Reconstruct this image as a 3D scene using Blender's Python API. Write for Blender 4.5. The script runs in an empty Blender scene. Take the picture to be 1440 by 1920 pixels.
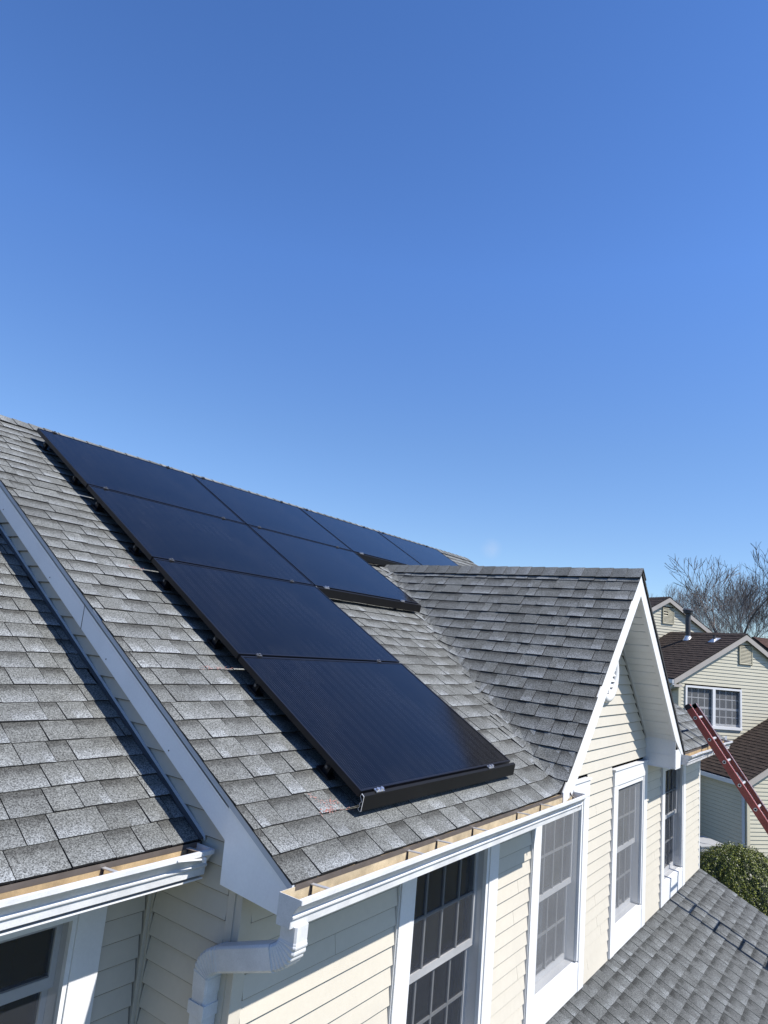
import bpy, math, random
import numpy as np
from math import sin, cos, pi, radians, sqrt, tan, atan2
from mathutils import Vector, Matrix

random.seed(7)
rng = np.random.default_rng(7)
scene = bpy.context.scene
COL = scene.collection

# ------------------------------------------------------------------ camera
YAW, PITCH, ROLL, FPX = 0.63793, 0.18348, 0.093306, 1274.28
CAM = Vector((-2.2563, -1.9447, 0.9954))
fw = Vector((cos(PITCH) * cos(YAW), cos(PITCH) * sin(YAW), sin(PITCH)))
rt = fw.cross(Vector((0, 0, 1))).normalized()
up = rt.cross(fw)
r2 = rt * cos(ROLL) + up * sin(ROLL)
u2 = -rt * sin(ROLL) + up * cos(ROLL)
cd = bpy.data.cameras.new("camera")
cam = bpy.data.objects.new("camera", cd)
COL.objects.link(cam)
cam.matrix_world = Matrix(((r2.x, u2.x, -fw.x, CAM.x), (r2.y, u2.y, -fw.y, CAM.y), (r2.z, u2.z, -fw.z, CAM.z), (0, 0, 0, 1)))
cd.sensor_fit = 'HORIZONTAL'
cd.sensor_width = 36.0
cd.lens = 36.0 * FPX / 1440.0
cd.clip_start = 0.05
cd.clip_end = 3000
scene.camera = cam

# ------------------------------------------------------------------ light
SUN = Vector((0.30, -1.0, 1.22)).normalized()
world = bpy.data.worlds.new("World")
scene.world = world
world.use_nodes = True
wn = world.node_tree
wn.nodes.clear()
sky = wn.nodes.new('ShaderNodeTexSky')
sky.sky_type = 'NISHITA'
sky.sun_disc = False
sky.sun_elevation = math.asin(SUN.z)
sky.sun_rotation = atan2(SUN.x, SUN.y)
sky.altitude = 100
sky.air_density = 1.0
sky.dust_density = 0.15
sky.ozone_density = 3.0
bg = wn.nodes.new('ShaderNodeBackground')
bg.inputs['Strength'].default_value = 0.092
wo = wn.nodes.new('ShaderNodeOutputWorld')
tint = wn.nodes.new('ShaderNodeMix')
tint.data_type = 'RGBA'
tint.blend_type = 'MULTIPLY'
tint.inputs[0].default_value = 1.0
tint.inputs[7].default_value = (0.80, 1.0, 1.27, 1)
wn.links.new(sky.outputs[0], tint.inputs[6])
wtc = wn.nodes.new('ShaderNodeTexCoord')
wsep = wn.nodes.new('ShaderNodeSeparateXYZ')
wn.links.new(wtc.outputs['Generated'], wsep.inputs[0])
wr = wn.nodes.new('ShaderNodeValToRGB')
wn.links.new(wsep.outputs[2], wr.inputs[0])
stops = [(0.05, (0.96, 0.90, 0.86)), (0.16, (0.97, 0.90, 0.87)), (0.28, (0.97, 0.95, 0.94)), (0.50, (0.95, 1.05, 1.17)), (0.75, (0.79, 0.93, 1.08))]
while len(wr.color_ramp.elements) < len(stops):
    wr.color_ramp.elements.new(0.5)
for el, (pos, c) in zip(wr.color_ramp.elements, stops):
    el.position = pos
    el.color = (*c, 1)
grade = wn.nodes.new('ShaderNodeMix')
grade.data_type = 'RGBA'
grade.blend_type = 'MULTIPLY'
grade.inputs[0].default_value = 1.0
wn.links.new(tint.outputs[2], grade.inputs[6])
wn.links.new(wr.outputs[0], grade.inputs[7])
# one faint wisp of cloud low over the gable ridge
cdir = (fw + r2 * ((921 - 720) / FPX) + u2 * (-(1029 - 960) / FPX)).normalized()
wdot = wn.nodes.new('ShaderNodeVectorMath')
wdot.operation = 'DISTANCE'
wdot.inputs[1].default_value = cdir
wnz = wn.nodes.new('ShaderNodeTexNoise')
wnz.inputs['Scale'].default_value = 70
wnz.inputs['Detail'].default_value = 4
wn.links.new(wtc.outputs['Generated'], wdot.inputs[0])
wn.links.new(wtc.outputs['Generated'], wnz.inputs['Vector'])
wmr = wn.nodes.new('ShaderNodeMapRange')
wmr.inputs[1].default_value, wmr.inputs[2].default_value = 0.017, 0.0
wmr.inputs[3].default_value, wmr.inputs[4].default_value = 0.0, 0.36
wn.links.new(wdot.outputs['Value'], wmr.inputs[0])
wml = wn.nodes.new('ShaderNodeMath')
wml.operation = 'MULTIPLY'
wn.links.new(wmr.outputs[0], wml.inputs[0])
wn.links.new(wnz.outputs['Fac'], wml.inputs[1])
cloud = wn.nodes.new('ShaderNodeMix')
cloud.data_type = 'RGBA'
cloud.inputs[7].default_value = (5.2, 5.4, 6.2, 1)
wn.links.new(wml.outputs[0], cloud.inputs[0])
wn.links.new(grade.outputs[2], cloud.inputs[6])
wn.links.new(cloud.outputs[2], bg.inputs[0])
wn.links.new(bg.outputs[0], wo.inputs[0])
sl = bpy.data.lights.new("sun", 'SUN')
sl.energy = 5.0
sl.angle = radians(0.53)
sl.color = (1.0, 0.955, 0.89)
so = bpy.data.objects.new("sun", sl)
COL.objects.link(so)
so.rotation_euler = SUN.to_track_quat('Z', 'Y').to_euler()
so.location = (0, -20, 30)
scene.view_settings.view_transform = 'Standard'
scene.view_settings.look = 'None'
scene.view_settings.exposure = 0.65
scene.view_settings.gamma = 1.0

# ------------------------------------------------------------------ constants
P = 0.5295                      # main roof pitch
TP, CP, SP = tan(P), cos(P), sin(P)
XEND = 9.45                     # right end of the roof
SR = 5.305                      # slope length eave to ridge
YW = 0.33                       # front wall plane
XS = 0.05                       # left side wall of the main block
XR = 9.34                       # right side wall
YLW, YLE = 0.94, 0.615          # set-back wing: wall plane and eave
XG, ZG = 4.80, 1.90             # cross gable peak
ZB = -1.868                     # where the porch roof meets the wall
TL = tan(radians(25.0))
GROUND = -4.5

# ------------------------------------------------------------------ materials
def new_mat(name):
    m = bpy.data.materials.new(name)
    m.use_nodes = True
    nt = m.node_tree
    return m, nt, nt.nodes['Principled BSDF']

def N(nt, t, **kw):
    n = nt.nodes.new(t)
    for k, v in kw.items():
        setattr(n, k, v)
    return n

def noise(nt, scale, detail=2, rough=0.5, coord='Object', vec=None):
    n = N(nt, 'ShaderNodeTexNoise')
    n.inputs['Scale'].default_value = scale
    n.inputs['Detail'].default_value = detail
    n.inputs['Roughness'].default_value = rough
    if vec is None:
        tc = N(nt, 'ShaderNodeTexCoord')
        vec = tc.outputs[coord]
    nt.links.new(vec, n.inputs['Vector'])
    return n.outputs['Fac']

def ramp(nt, fac, a, b, ca, cb):
    r = N(nt, 'ShaderNodeMapRange')
    r.inputs[1].default_value, r.inputs[2].default_value = a, b
    r.inputs[3].default_value, r.inputs[4].default_value = ca, cb
    nt.links.new(fac, r.inputs[0])
    return r.outputs[0]

def math_(nt, op, a, b=None, clamp=False):
    n = N(nt, 'ShaderNodeMath', operation=op, use_clamp=clamp)
    for i, v in enumerate((a, b)):
        if v is None:
            continue
        if isinstance(v, (int, float)):
            n.inputs[i].default_value = v
        else:
            nt.links.new(v, n.inputs[i])
    return n.outputs[0]

def mix(nt, fac, a, b, mode='MIX'):
    n = N(nt, 'ShaderNodeMix', data_type='RGBA', blend_type=mode)
    for i, v in ((0, fac), (6, a), (7, b)):
        if isinstance(v, (int, float)):
            n.inputs[i].default_value = v
        elif isinstance(v, tuple):
            n.inputs[i].default_value = (v[0], v[1], v[2], 1)
        else:
            nt.links.new(v, n.inputs[i])
    return n.outputs[2]

def bump(nt, bsdf, h, strength, dist=0.002):
    b = N(nt, 'ShaderNodeBump')
    b.inputs['Strength'].default_value = strength
    b.inputs['Distance'].default_value = dist
    nt.links.new(h, b.inputs['Height'])
    nt.links.new(b.outputs[0], bsdf.inputs['Normal'])

def simple(name, col, rough=0.5, metal=0.0, var=0.12, scale=3.0, fine=0.0, spec=0.5):
    m, nt, b = new_mat(name)
    f = noise(nt, scale, 4, 0.6)
    lo = tuple(c * (1 - var) for c in col)
    hi = tuple(min(1, c * (1 + var * 0.6)) for c in col)
    c = mix(nt, ramp(nt, f, 0.3, 0.7, 0, 1), lo, hi)
    if fine:
        g = noise(nt, scale * 25, 2, 0.6)
        c = mix(nt, 1.0, c, mix(nt, ramp(nt, g, 0.3, 0.7, 0, 1), (1 - fine,) * 3, (1.0, 1.0, 1.0)), 'MULTIPLY')
    nt.links.new(c, b.inputs['Base Color'])
    b.inputs['Roughness'].default_value = rough
    b.inputs['Metallic'].default_value = metal
    b.inputs['Specular IOR Level'].default_value = spec
    return m

def shingle_mat(name, dark, midc, light, grain=1.0, gs=150.0):
    m, nt, b = new_mat(name)
    at = N(nt, 'ShaderNodeAttribute', attribute_name='tone')
    sep = N(nt, 'ShaderNodeSeparateColor')
    nt.links.new(at.outputs['Color'], sep.inputs[0])
    tone, v, dk, lt = sep.outputs[0], sep.outputs[1], sep.outputs[2], at.outputs['Alpha']
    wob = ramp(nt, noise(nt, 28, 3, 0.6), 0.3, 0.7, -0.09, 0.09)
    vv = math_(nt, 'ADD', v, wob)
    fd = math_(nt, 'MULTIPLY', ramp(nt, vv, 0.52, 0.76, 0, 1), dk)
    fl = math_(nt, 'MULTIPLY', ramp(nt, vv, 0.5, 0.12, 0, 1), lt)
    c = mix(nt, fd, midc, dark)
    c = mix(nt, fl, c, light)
    c = mix(nt, 1.0, c, mix(nt, tone, (0.82, 0.82, 0.82), (1.14, 1.14, 1.14)), 'MULTIPLY')
    g1 = noise(nt, gs, 2, 0.75)
    g2 = noise(nt, gs * 2.6, 1, 0.5)
    gm = math_(nt, 'ADD', math_(nt, 'MULTIPLY', g1, 0.6), math_(nt, 'MULTIPLY', g2, 0.4))
    gr = ramp(nt, gm, 0.40, 0.61, 1 - 0.72 * grain, 1 + 0.78 * grain)
    st = ramp(nt, noise(nt, 1.3, 5, 0.6), 0.3, 0.7, 0.9, 1.1)
    gg = math_(nt, 'MULTIPLY', gr, st)
    cc = N(nt, 'ShaderNodeCombineColor')
    for i in range(3):
        nt.links.new(gg, cc.inputs[i])
    c = mix(nt, 1.0, c, cc.outputs[0], 'MULTIPLY')
    nt.links.new(c, b.inputs['Base Color'])
    b.inputs['Roughness'].default_value = 0.9
    b.inputs['Specular IOR Level'].default_value = 0.25
    bump(nt, b, gm, 0.7, 0.003)
    return m

M = {}
M['shingle'] = shingle_mat('shingle', (0.050, 0.0505, 0.047), (0.113, 0.117, 0.1125), (0.192, 0.203, 0.208), 1.0, 130.0)
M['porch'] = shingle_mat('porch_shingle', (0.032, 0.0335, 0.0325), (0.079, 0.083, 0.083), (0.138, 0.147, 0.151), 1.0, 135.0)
M['edge'] = simple('shingle_edge', (0.018, 0.018, 0.019), 0.9, var=0.3, scale=20)
M['brown'] = shingle_mat('brown_shingle', (0.022, 0.016, 0.013), (0.036, 0.025, 0.020), (0.05, 0.036, 0.029), 0.6)
M['rust'] = shingle_mat('rust_shingle', (0.04, 0.022, 0.017), (0.062, 0.034, 0.026), (0.08, 0.045, 0.034), 0.6)
M['vinyl'] = simple('cream_vinyl', (0.505, 0.470, 0.400), 0.42, var=0.05, scale=1.2, fine=0.04)
def wavy(m):
    nt = m.node_tree
    bump(nt, nt.nodes['Principled BSDF'], noise(nt, 3.5, 2, 0.5), 0.35, 0.012)
wavy(M['vinyl'])
M['vinyl_nb'] = simple('pale_yellow_vinyl', (0.50, 0.47, 0.365), 0.45, var=0.06, scale=1.0, fine=0.04)
M['lap_shade'] = simple('painted_lap_shade', (0.21, 0.195, 0.17), 0.8, var=0.3, scale=8)  # dark colour that paints the shade line under each siding lap
M['white'] = simple('white_trim', (0.66, 0.665, 0.67), 0.4, var=0.05, scale=2.5, fine=0.05)
M['white_dirty'] = simple('weathered_white', (0.60, 0.61, 0.62), 0.45, var=0.16, scale=7, fine=0.12)
M['white_old'] = simple('scuffed_white', (0.52, 0.52, 0.53), 0.5, var=0.3, scale=18, fine=0.25)
wavy(M['white_dirty'])
M['rake_white'] = simple('bright_white_coil', (0.84, 0.85, 0.86), 0.35, var=0.05, scale=3, fine=0.04)
M['tan_pale'] = simple('pale_tan_gutter_inside', (0.52, 0.43, 0.29), 0.55, var=0.36, scale=9, fine=0.24)
M['tan'] = simple('tan_gutter_inside', (0.50, 0.37, 0.21), 0.55, var=0.38, scale=9, fine=0.22)
M['taupe'] = simple('taupe_trim', (0.36, 0.33, 0.30), 0.5, var=0.08)
M['greytrim'] = simple('grey_trim', (0.45, 0.48, 0.52), 0.5, var=0.08)
M['drip'] = simple('brown_drip_edge', (0.10, 0.085, 0.075), 0.5, var=0.2, scale=10)
M['flash'] = simple('dark_flashing', (0.05, 0.052, 0.06), 0.45, var=0.25, scale=9)
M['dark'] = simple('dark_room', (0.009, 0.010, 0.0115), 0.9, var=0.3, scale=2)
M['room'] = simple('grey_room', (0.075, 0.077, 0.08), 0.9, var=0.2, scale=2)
M['blind'] = simple('blind_slat', (0.85, 0.84, 0.81), 0.6, var=0.05)
M['vent'] = simple('olive_vent', (0.40, 0.37, 0.27), 0.6, var=0.1)
M['frame'] = simple('black_frame', (0.007, 0.007, 0.010), 0.35, var=0.2, scale=6, spec=0.35)
M['skirt'] = simple('black_skirt', (0.0045, 0.0045, 0.005), 0.5, var=0.2, scale=6, spec=0.2)
M['steel'] = simple('clamp_steel', (0.62, 0.62, 0.64), 0.3, 0.9, var=0.15, scale=30)
M['dullsteel'] = simple('dull_clamp', (0.16, 0.16, 0.165), 0.4, 0.7, var=0.2, scale=30)
M['muntin'] = simple('muntin_grey', (0.20, 0.205, 0.21), 0.5, var=0.1)
M['rubber'] = simple('black_rubber', (0.015, 0.015, 0.015), 0.7, var=0.2)
M['red'] = simple('red_fibreglass', (0.36, 0.075, 0.055), 0.42, var=0.22, scale=9, fine=0.18)
M['alu'] = simple('aluminium', (0.70, 0.70, 0.70), 0.38, 0.6, var=0.12, scale=20)
M['pipe'] = simple('flue_metal', (0.055, 0.055, 0.06), 0.55, 0.2, var=0.2, scale=8)
M['acgrey'] = simple('ac_grey', (0.33, 0.33, 0.325), 0.5, var=0.08)
M['bark'] = simple('bark', (0.105, 0.088, 0.080), 0.9, var=0.35, scale=4)
M['bark_pale'] = simple('pale_bark', (0.20, 0.172, 0.162), 0.9, var=0.3, scale=4)
M['red_chalk'] = simple('red_chalk', (0.34, 0.16, 0.135), 0.9, var=0.3, scale=40)

def glass_mat(name, tint=(0.9, 0.93, 0.95), rough=0.02):
    m, nt, b = new_mat(name)
    nt.nodes.remove(b)
    out = [n for n in nt.nodes if n.type == 'OUTPUT_MATERIAL'][0]
    fr = N(nt, 'ShaderNodeFresnel')
    fr.inputs[0].default_value = 1.5
    tr = N(nt, 'ShaderNodeBsdfTransparent')
    tr.inputs[0].default_value = (*tint, 1)
    gl = N(nt, 'ShaderNodeBsdfGlossy')
    gl.inputs['Roughness'].default_value = rough
    mx = N(nt, 'ShaderNodeMixShader')
    f = ramp(nt, fr.outputs[0], 0, 1, 0.02, 1)
    nt.links.new(f, mx.inputs[0])
    nt.links.new(tr.outputs[0], mx.inputs[1])
    nt.links.new(gl.outputs[0], mx.inputs[2])
    nt.links.new(mx.outputs[0], out.inputs[0])
    return m
M['glass'] = glass_mat('window_glass', (0.72, 0.75, 0.77))

def screen_mat(name, cover, col):
    m, nt, b = new_mat(name)
    nt.nodes.remove(b)
    out = [n for n in nt.nodes if n.type == 'OUTPUT_MATERIAL'][0]
    tr = N(nt, 'ShaderNodeBsdfTransparent')
    df = N(nt, 'ShaderNodeBsdfDiffuse')
    df.inputs[0].default_value = (*col, 1)
    mx = N(nt, 'ShaderNodeMixShader')
    f = ramp(nt, noise(nt, 3.0, 4, 0.6), 0.3, 0.7, cover - 0.05, cover + 0.05)
    nt.links.new(f, mx.inputs[0])
    nt.links.new(tr.outputs[0], mx.inputs[1])
    nt.links.new(df.outputs[0], mx.inputs[2])
    nt.links.new(mx.outputs[0], out.inputs[0])
    return m
M['screen'] = screen_mat('insect_screen', 0.46, (0.225, 0.233, 0.245))
M['screen_dark'] = screen_mat('dark_insect_screen', 0.32, (0.062, 0.070, 0.086))

def panel_mat():
    m, nt, b = new_mat('solar_cells')
    uv = N(nt, 'ShaderNodeUVMap')
    uv.uv_map = 'uv'
    sp = N(nt, 'ShaderNodeSeparateXYZ')
    nt.links.new(uv.outputs[0], sp.inputs[0])
    x, y = sp.outputs[0], sp.outputs[1]
    def line(v, period, w, off=0.0):
        t = math_(nt, 'FRACT', math_(nt, 'DIVIDE', math_(nt, 'ADD', v, off), period))
        dd = math_(nt, 'ABSOLUTE', math_(nt, 'SUBTRACT', t, 0.5))
        return math_(nt, 'LESS_THAN', dd, 0.5 * w / period)
    dots = math_(nt, 'MULTIPLY', line(x, 0.0182, 0.0034), line(y, 0.0100, 0.0034))
    band = ramp(nt, noise(nt, 1.0, 2, 0.5, vec=uv.outputs[0]), 0.35, 0.65, 0.35, 1.0)
    xb = math_(nt, 'FRACT', math_(nt, 'DIVIDE', x, 0.0932))
    grp = math_(nt, 'GREATER_THAN', xb, 0.40)
    dots = math_(nt, 'MULTIPLY', math_(nt, 'MULTIPLY', dots, band), math_(nt, 'ADD', math_(nt, 'MULTIPLY', grp, 0.45), 0.55))
    gaps = math_(nt, 'MAXIMUM', line(x, 0.0932, 0.0022, 0.012), line(y, 0.184, 0.003, 0.02))
    mid = line(x, 50.0, 0.016, 25.0 - 0.861)
    gaps = math_(nt, 'MAXIMUM', gaps, mid)
    c = mix(nt, gaps, (0.0022, 0.0021, 0.0030), (0.0025, 0.0025, 0.0042))
    c = mix(nt, math_(nt, 'MULTIPLY', dots, 0.75), c, (0.11, 0.115, 0.135))
    nt.links.new(c, b.inputs['Base Color'])
    b.inputs['Roughness'].default_value = 0.13
    b.inputs['IOR'].default_value = 1.325
    b.inputs['Coat Weight'].default_value = 0.0
    dust = noise(nt, 2.2, 5, 0.65)
    dst = math_(nt, 'MULTIPLY', ramp(nt, noise(nt, 5.0, 6, 0.7), 0.45, 0.8, 0.0, 1.0), 0.014)
    c2 = mix(nt, dst, c, (0.30, 0.29, 0.27))
    nt.links.new(c2, b.inputs['Base Color'])
    nt.links.new(ramp(nt, dust, 0.3, 0.75, 0.06, 0.20), b.inputs['Roughness'])
    return m
M['cells'] = panel_mat()

def grass_mat():
    m, nt, b = new_mat('grass')
    f = noise(nt, 0.35, 6, 0.7)
    g = noise(nt, 9.0, 4, 0.7)
    c = mix(nt, ramp(nt, f, 0.35, 0.65, 0, 1), (0.055, 0.075, 0.028), (0.12, 0.105, 0.06))
    c = mix(nt, ramp(nt, g, 0.3, 0.7, 0, 0.6), c, (0.045, 0.06, 0.02))
    nt.links.new(c, b.inputs['Base Color'])
    b.inputs['Roughness'].default_value = 0.95
    bump(nt, b, g, 0.8, 0.05)
    return m
M['grass'] = grass_mat()

def leaf_mat():
    m, nt, b = new_mat('bush_leaf')
    at = N(nt, 'ShaderNodeAttribute', attribute_name='tone')
    sep = N(nt, 'ShaderNodeSeparateColor')
    nt.links.new(at.outputs['Color'], sep.inputs[0])
    c = mix(nt, sep.outputs[0], (0.012, 0.022, 0.004), (0.150, 0.180, 0.016))
    c = mix(nt, math_(nt, 'GREATER_THAN', sep.outputs[1], 0.93), c, (0.26, 0.26, 0.05))
    nt.links.new(c, b.inputs['Base Color'])
    b.inputs['Roughness'].default_value = 0.45
    return m
M['leaf'] = leaf_mat()

# ------------------------------------------------------------------ mesh helpers
class MB:
    def __init__(self):
        self.v, self.f, self.m, self.uv, self.tone = [], [], [], [], []
        self.has_uv = self.has_tone = False

    def face(self, pts, mat=0, uv=None, tone=None):
        i = len(self.v)
        self.v.extend([tuple(p) for p in pts])
        self.f.append(tuple(range(i, i + len(pts))))
        self.m.append(mat)
        if uv is not None:
            self.has_uv = True
        if tone is not None:
            self.has_tone = True
        self.uv.append(uv)
        self.tone.append(tone)

    def hexa(self, b, t, mat=0, skip=()):
        """b, t: four bottom and four top points, counter-clockwise seen from above."""
        fs = [(b[3], b[2], b[1], b[0]), (t[0], t[1], t[2], t[3])]
        for i in range(4):
            j = (i + 1) % 4
            fs.append((b[i], b[j], t[j], t[i]))
        for k, f in enumerate(fs):
            if k not in skip:
                self.face(f, mat)

    def box(self, x0, x1, y0, y1, z0, z1, mat=0):
        b = [(x0, y0, z0), (x1, y0, z0), (x1, y1, z0), (x0, y1, z0)]
        t = [(p[0], p[1], z1) for p in b]
        self.hexa(b, t, mat)

    def prism(self, poly, ext, mat=0):
        """poly: list of 3D points, ext: vector of extrusion."""
        a = [Vector(p) for p in poly]
        e = Vector(ext)
        b = [p + e for p in a]
        self.face(a, mat)
        self.face(list(reversed(b)), mat)
        n = len(a)
        for i in range(n):
            j = (i + 1) % n
            self.face([a[j], a[i], b[i], b[j]], mat)

    def bar(self, p, q, w, h, upv=(0, 0, 1), mat=0):
        p, q = Vector(p), Vector(q)
        d = (q - p).normalized()
        s = d.cross(Vector(upv)).normalized()
        u = s.cross(d)
        def ring(c):
            return [c - s * w / 2 - u * h / 2, c + s * w / 2 - u * h / 2, c + s * w / 2 + u * h / 2, c - s * w / 2 + u * h / 2]
        a, b = ring(p), ring(q)
        self.face(list(reversed(a)), mat)
        self.face(b, mat)
        for i in range(4):
            j = (i + 1) % 4
            self.face([a[i], a[j], b[j], b[i]], mat)

    def tube(self, pts, rads, n=10, mat=0, caps=True):
        pts = [Vector(p) for p in pts]
        rings = []
        for i, p in enumerate(pts):
            d = (pts[min(i + 1, len(pts) - 1)] - pts[max(i - 1, 0)]).normalized()
            a = Vector((1, 0, 0)) if abs(d.x) < 0.8 else Vector((0, 1, 0))
            s = d.cross(a).normalized()
            t = d.cross(s)
            r = rads[i] if isinstance(rads, (list, tuple)) else rads
            rings.append([p + (s * cos(2 * pi * k / n) + t * sin(2 * pi * k / n)) * r for k in range(n)])
        for a, b in zip(rings, rings[1:]):
            for k in range(n):
                j = (k + 1) % n
                self.face([a[k], a[j], b[j], b[k]], mat)
        if caps:
            self.face(list(reversed(rings[0])), mat)
            self.face(rings[-1], mat)

    def mesh(self, name, mats, smooth=False):
        me = bpy.data.meshes.new(name)
        me.from_pydata(self.v, [], self.f)
        for m in mats:
            me.materials.append(M[m] if isinstance(m, str) else m)
        me.polygons.foreach_set('material_index', self.m)
        if self.has_uv:
            l = me.uv_layers.new(name='uv')
            a = []
            for f, uv in zip(self.f, self.uv):
                a.extend(uv if uv is not None else [(0, 0)] * len(f))
            l.data.foreach_set('uv', np.array(a, dtype=np.float32).ravel())
        if self.has_tone:
            l = me.color_attributes.new('tone', 'FLOAT_COLOR', 'CORNER')
            a = []
            for f, t in zip(self.f, self.tone):
                a.extend(t if t is not None else [(0.5, 0.5, 0, 0)] * len(f))
            l.data.foreach_set('color', np.array(a, dtype=np.float32).ravel())
        if smooth:
            me.polygons.foreach_set('use_smooth', [True] * len(self.f))
        me.update()
        return me

    def build(self, name, mats, parent=None, smooth=False, bevel=0.0, weld=False):
        if isinstance(mats, str):
            mats = [mats]
        me = self.mesh(name, mats, smooth)
        o = bpy.data.objects.new(name, me)
        COL.objects.link(o)
        if parent is not None:
            o.parent = parent
            w = parent
            off = Vector((0, 0, 0))
            while w is not None:              # children keep house coordinates
                if not w.get('local'):
                    off -= w.location
                w = w.parent
            o.location = off
        if weld or bevel:
            md = o.modifiers.new('weld', 'WELD')
            md.merge_threshold = 0.0004
        if bevel:
            md = o.modifiers.new('bevel', 'BEVEL')
            md.width = bevel
            md.segments = 2
            md.limit_method = 'ANGLE'
        return o

def tag(o, label=None, cat=None, group=None, kind=None):
    if label: o['label'] = label
    if cat: o['category'] = cat
    if group: o['group'] = group
    if kind: o['kind'] = kind
    return o

def thing(name, label, cat, loc, rot=(0, 0, 0), group=None, local=False):
    o = bpy.data.objects.new(name, None)
    COL.objects.link(o)
    o.location = loc
    o.rotation_euler = rot
    o.empty_display_size = 0.2
    tag(o, label, cat, group)
    if local:
        o['local'] = 1
    return o

def copy_tree(o, parent=None):
    c = o.copy()
    COL.objects.link(c)
    if parent is not None:
        c.parent = parent
    for ch in list(o.children):
        copy_tree(ch, c)
    return c

# ------------------------------------------------------------------ roof surfaces
def gable_z(x):
    return ZG - abs(x - XG) * 0.975

def roof_pt(x, y):
    """main roof with the cross gable, softly joined along the valleys"""
    a = y * TP
    if x < 1.5 or x > 8.2 or y < -0.2:
        return a
    b = gable_z(x)
    return 0.5 * (a + b + sqrt((a - b) ** 2 + 0.05 ** 2))

def smain(x, s, h):
    y = s * CP
    z = roof_pt(x, y)
    return Vector((x, y - h * SP, z + h * CP))

def shingle_field(u0, u1, n_course, mapfn, keep, seed, e=0.1435, thick=0.0092, s_top=None, mb=None, ragged=0.0, ws=1.0):
    r = random.Random(seed)
    mb = mb or MB()
    for k in range(n_course):
        s0, s1 = k * e, (k + 1) * e + 0.012
        if s_top is not None:
            s1 = min(s1, s_top)
        u = u0 - r.random() * 0.15
        lift = r.uniform(-0.0015, 0.0015)
        hi = True
        while u < u1:
            w = r.choice((0.10, 0.13, 0.15, 0.17, 0.19, 0.22, 0.25)) * r.uniform(0.9, 1.08) * ws
            a, b = max(u, u0 + r.uniform(-ragged, ragged)), min(u + w - 0.0045, u1 + r.uniform(-ragged, ragged))
            u += w
            if b - a < 0.02 or not keep((a + b) / 2, (s0 + s1) / 2):
                continue
            hi = not hi if r.random() < 0.8 else hi
            tk = thick * (1.0 if hi else 0.62) + lift
            tone = min(1, max(0, r.gauss(0.58 if hi else 0.45, 0.18)))
            nseg = 2 if b - a > 0.12 else 1
            cut = r.uniform(0.3, 0.7)
            us = [a, a + (b - a) * cut, b] if nseg == 2 else [a, b]
            jb = [s0 - 0.003 + r.uniform(-0.0018, 0.0018) for _ in us]
            bot, btm0, top = [], [], []
            for q, uu in enumerate(us):
                bot.append(mapfn(uu, jb[q], tk + r.uniform(-0.001, 0.001)))
                btm0.append(mapfn(uu, jb[q], -0.004))
                top.append(mapfn(uu, s1, 0.0))
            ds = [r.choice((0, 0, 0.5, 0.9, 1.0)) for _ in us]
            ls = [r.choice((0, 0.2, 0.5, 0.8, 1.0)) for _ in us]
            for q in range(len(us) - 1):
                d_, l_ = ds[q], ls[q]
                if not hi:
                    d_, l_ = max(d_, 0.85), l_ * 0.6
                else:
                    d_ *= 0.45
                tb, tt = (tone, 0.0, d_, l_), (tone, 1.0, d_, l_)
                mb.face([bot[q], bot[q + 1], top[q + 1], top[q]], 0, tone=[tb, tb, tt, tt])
                mb.face([btm0[q], btm0[q + 1], bot[q + 1], bot[q]], 1)
            t0, t1 = mapfn(us[0], s1, -0.004), mapfn(us[-1], s1, -0.004)
            mb.face([t0, btm0[0], bot[0], top[0]], 1)
            mb.face([btm0[-1], t1, top[-1], bot[-1]], 1)
    return mb

def ridge_caps(p0, p1, nl, nr, w, mb, seed, e=0.15, lift=0.008):
    """cap shingles folded over a ridge from p0 to p1; nl, nr point down the two slopes"""
    r = random.Random(seed)
    p0, p1 = Vector(p0), Vector(p1)
    L = (p1 - p0).length
    d = (p1 - p0) / L
    upv = Vector((0, 0, 1))
    n = int(L / e)
    for k in range(n):
        a = p0 + d * (k * e)
        b = a + d * (e + 0.10)
        if (b - p0).length > L: b = p1
        ha, hb = 0.0125 + r.uniform(-.001, .0015), 0.003
        tone = min(1, max(0, r.gauss(0.5, 0.18)))
        l_ = r.choice((0, 0.3, 0.6, 0.9))
        for side in (nl, nr):
            nn = side.cross(d)
            nn = nn if nn.z > 0 else -nn
            A0 = a + upv * (lift + ha)
            A1 = a + side * w + nn * (ha + 0.006)
            B0 = b + upv * (lift + hb)
            B1 = b + side * w + nn * (hb + 0.006)
            mb.face([A0, A1, B1, B0], 0, tone=[(tone, 0.1, 0.3, l_)] * 2 + [(tone, 0.7, 0.3, l_)] * 2)
            mb.face([A0 - upv * 0.02, A1 - nn * 0.018, A1, A0], 1)
            mb.face([A1 - nn * 0.014, B1 - nn * 0.014, B1, A1], 1)
    return mb

# ------------------------------------------------------------------ the house
house = thing('house', 'near house with cream siding and grey shingle roofs carrying the black solar panels', 'house', (4.7, 3.0, GROUND))

def hp(mb, name, mats, **kw):
    return mb.build(name, mats, house, **kw)

# main roof covering
def keep_main(x, s):
    y = s * CP
    if 2.4 < x < 7.2 and y > -0.1:
        return y * TP > gable_z(x) - (0.05 if y > 0.45 else 0.16)
    return True
mb = shingle_field(-0.02, XEND, 37, smain, keep_main, 11, s_top=SR)
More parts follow.
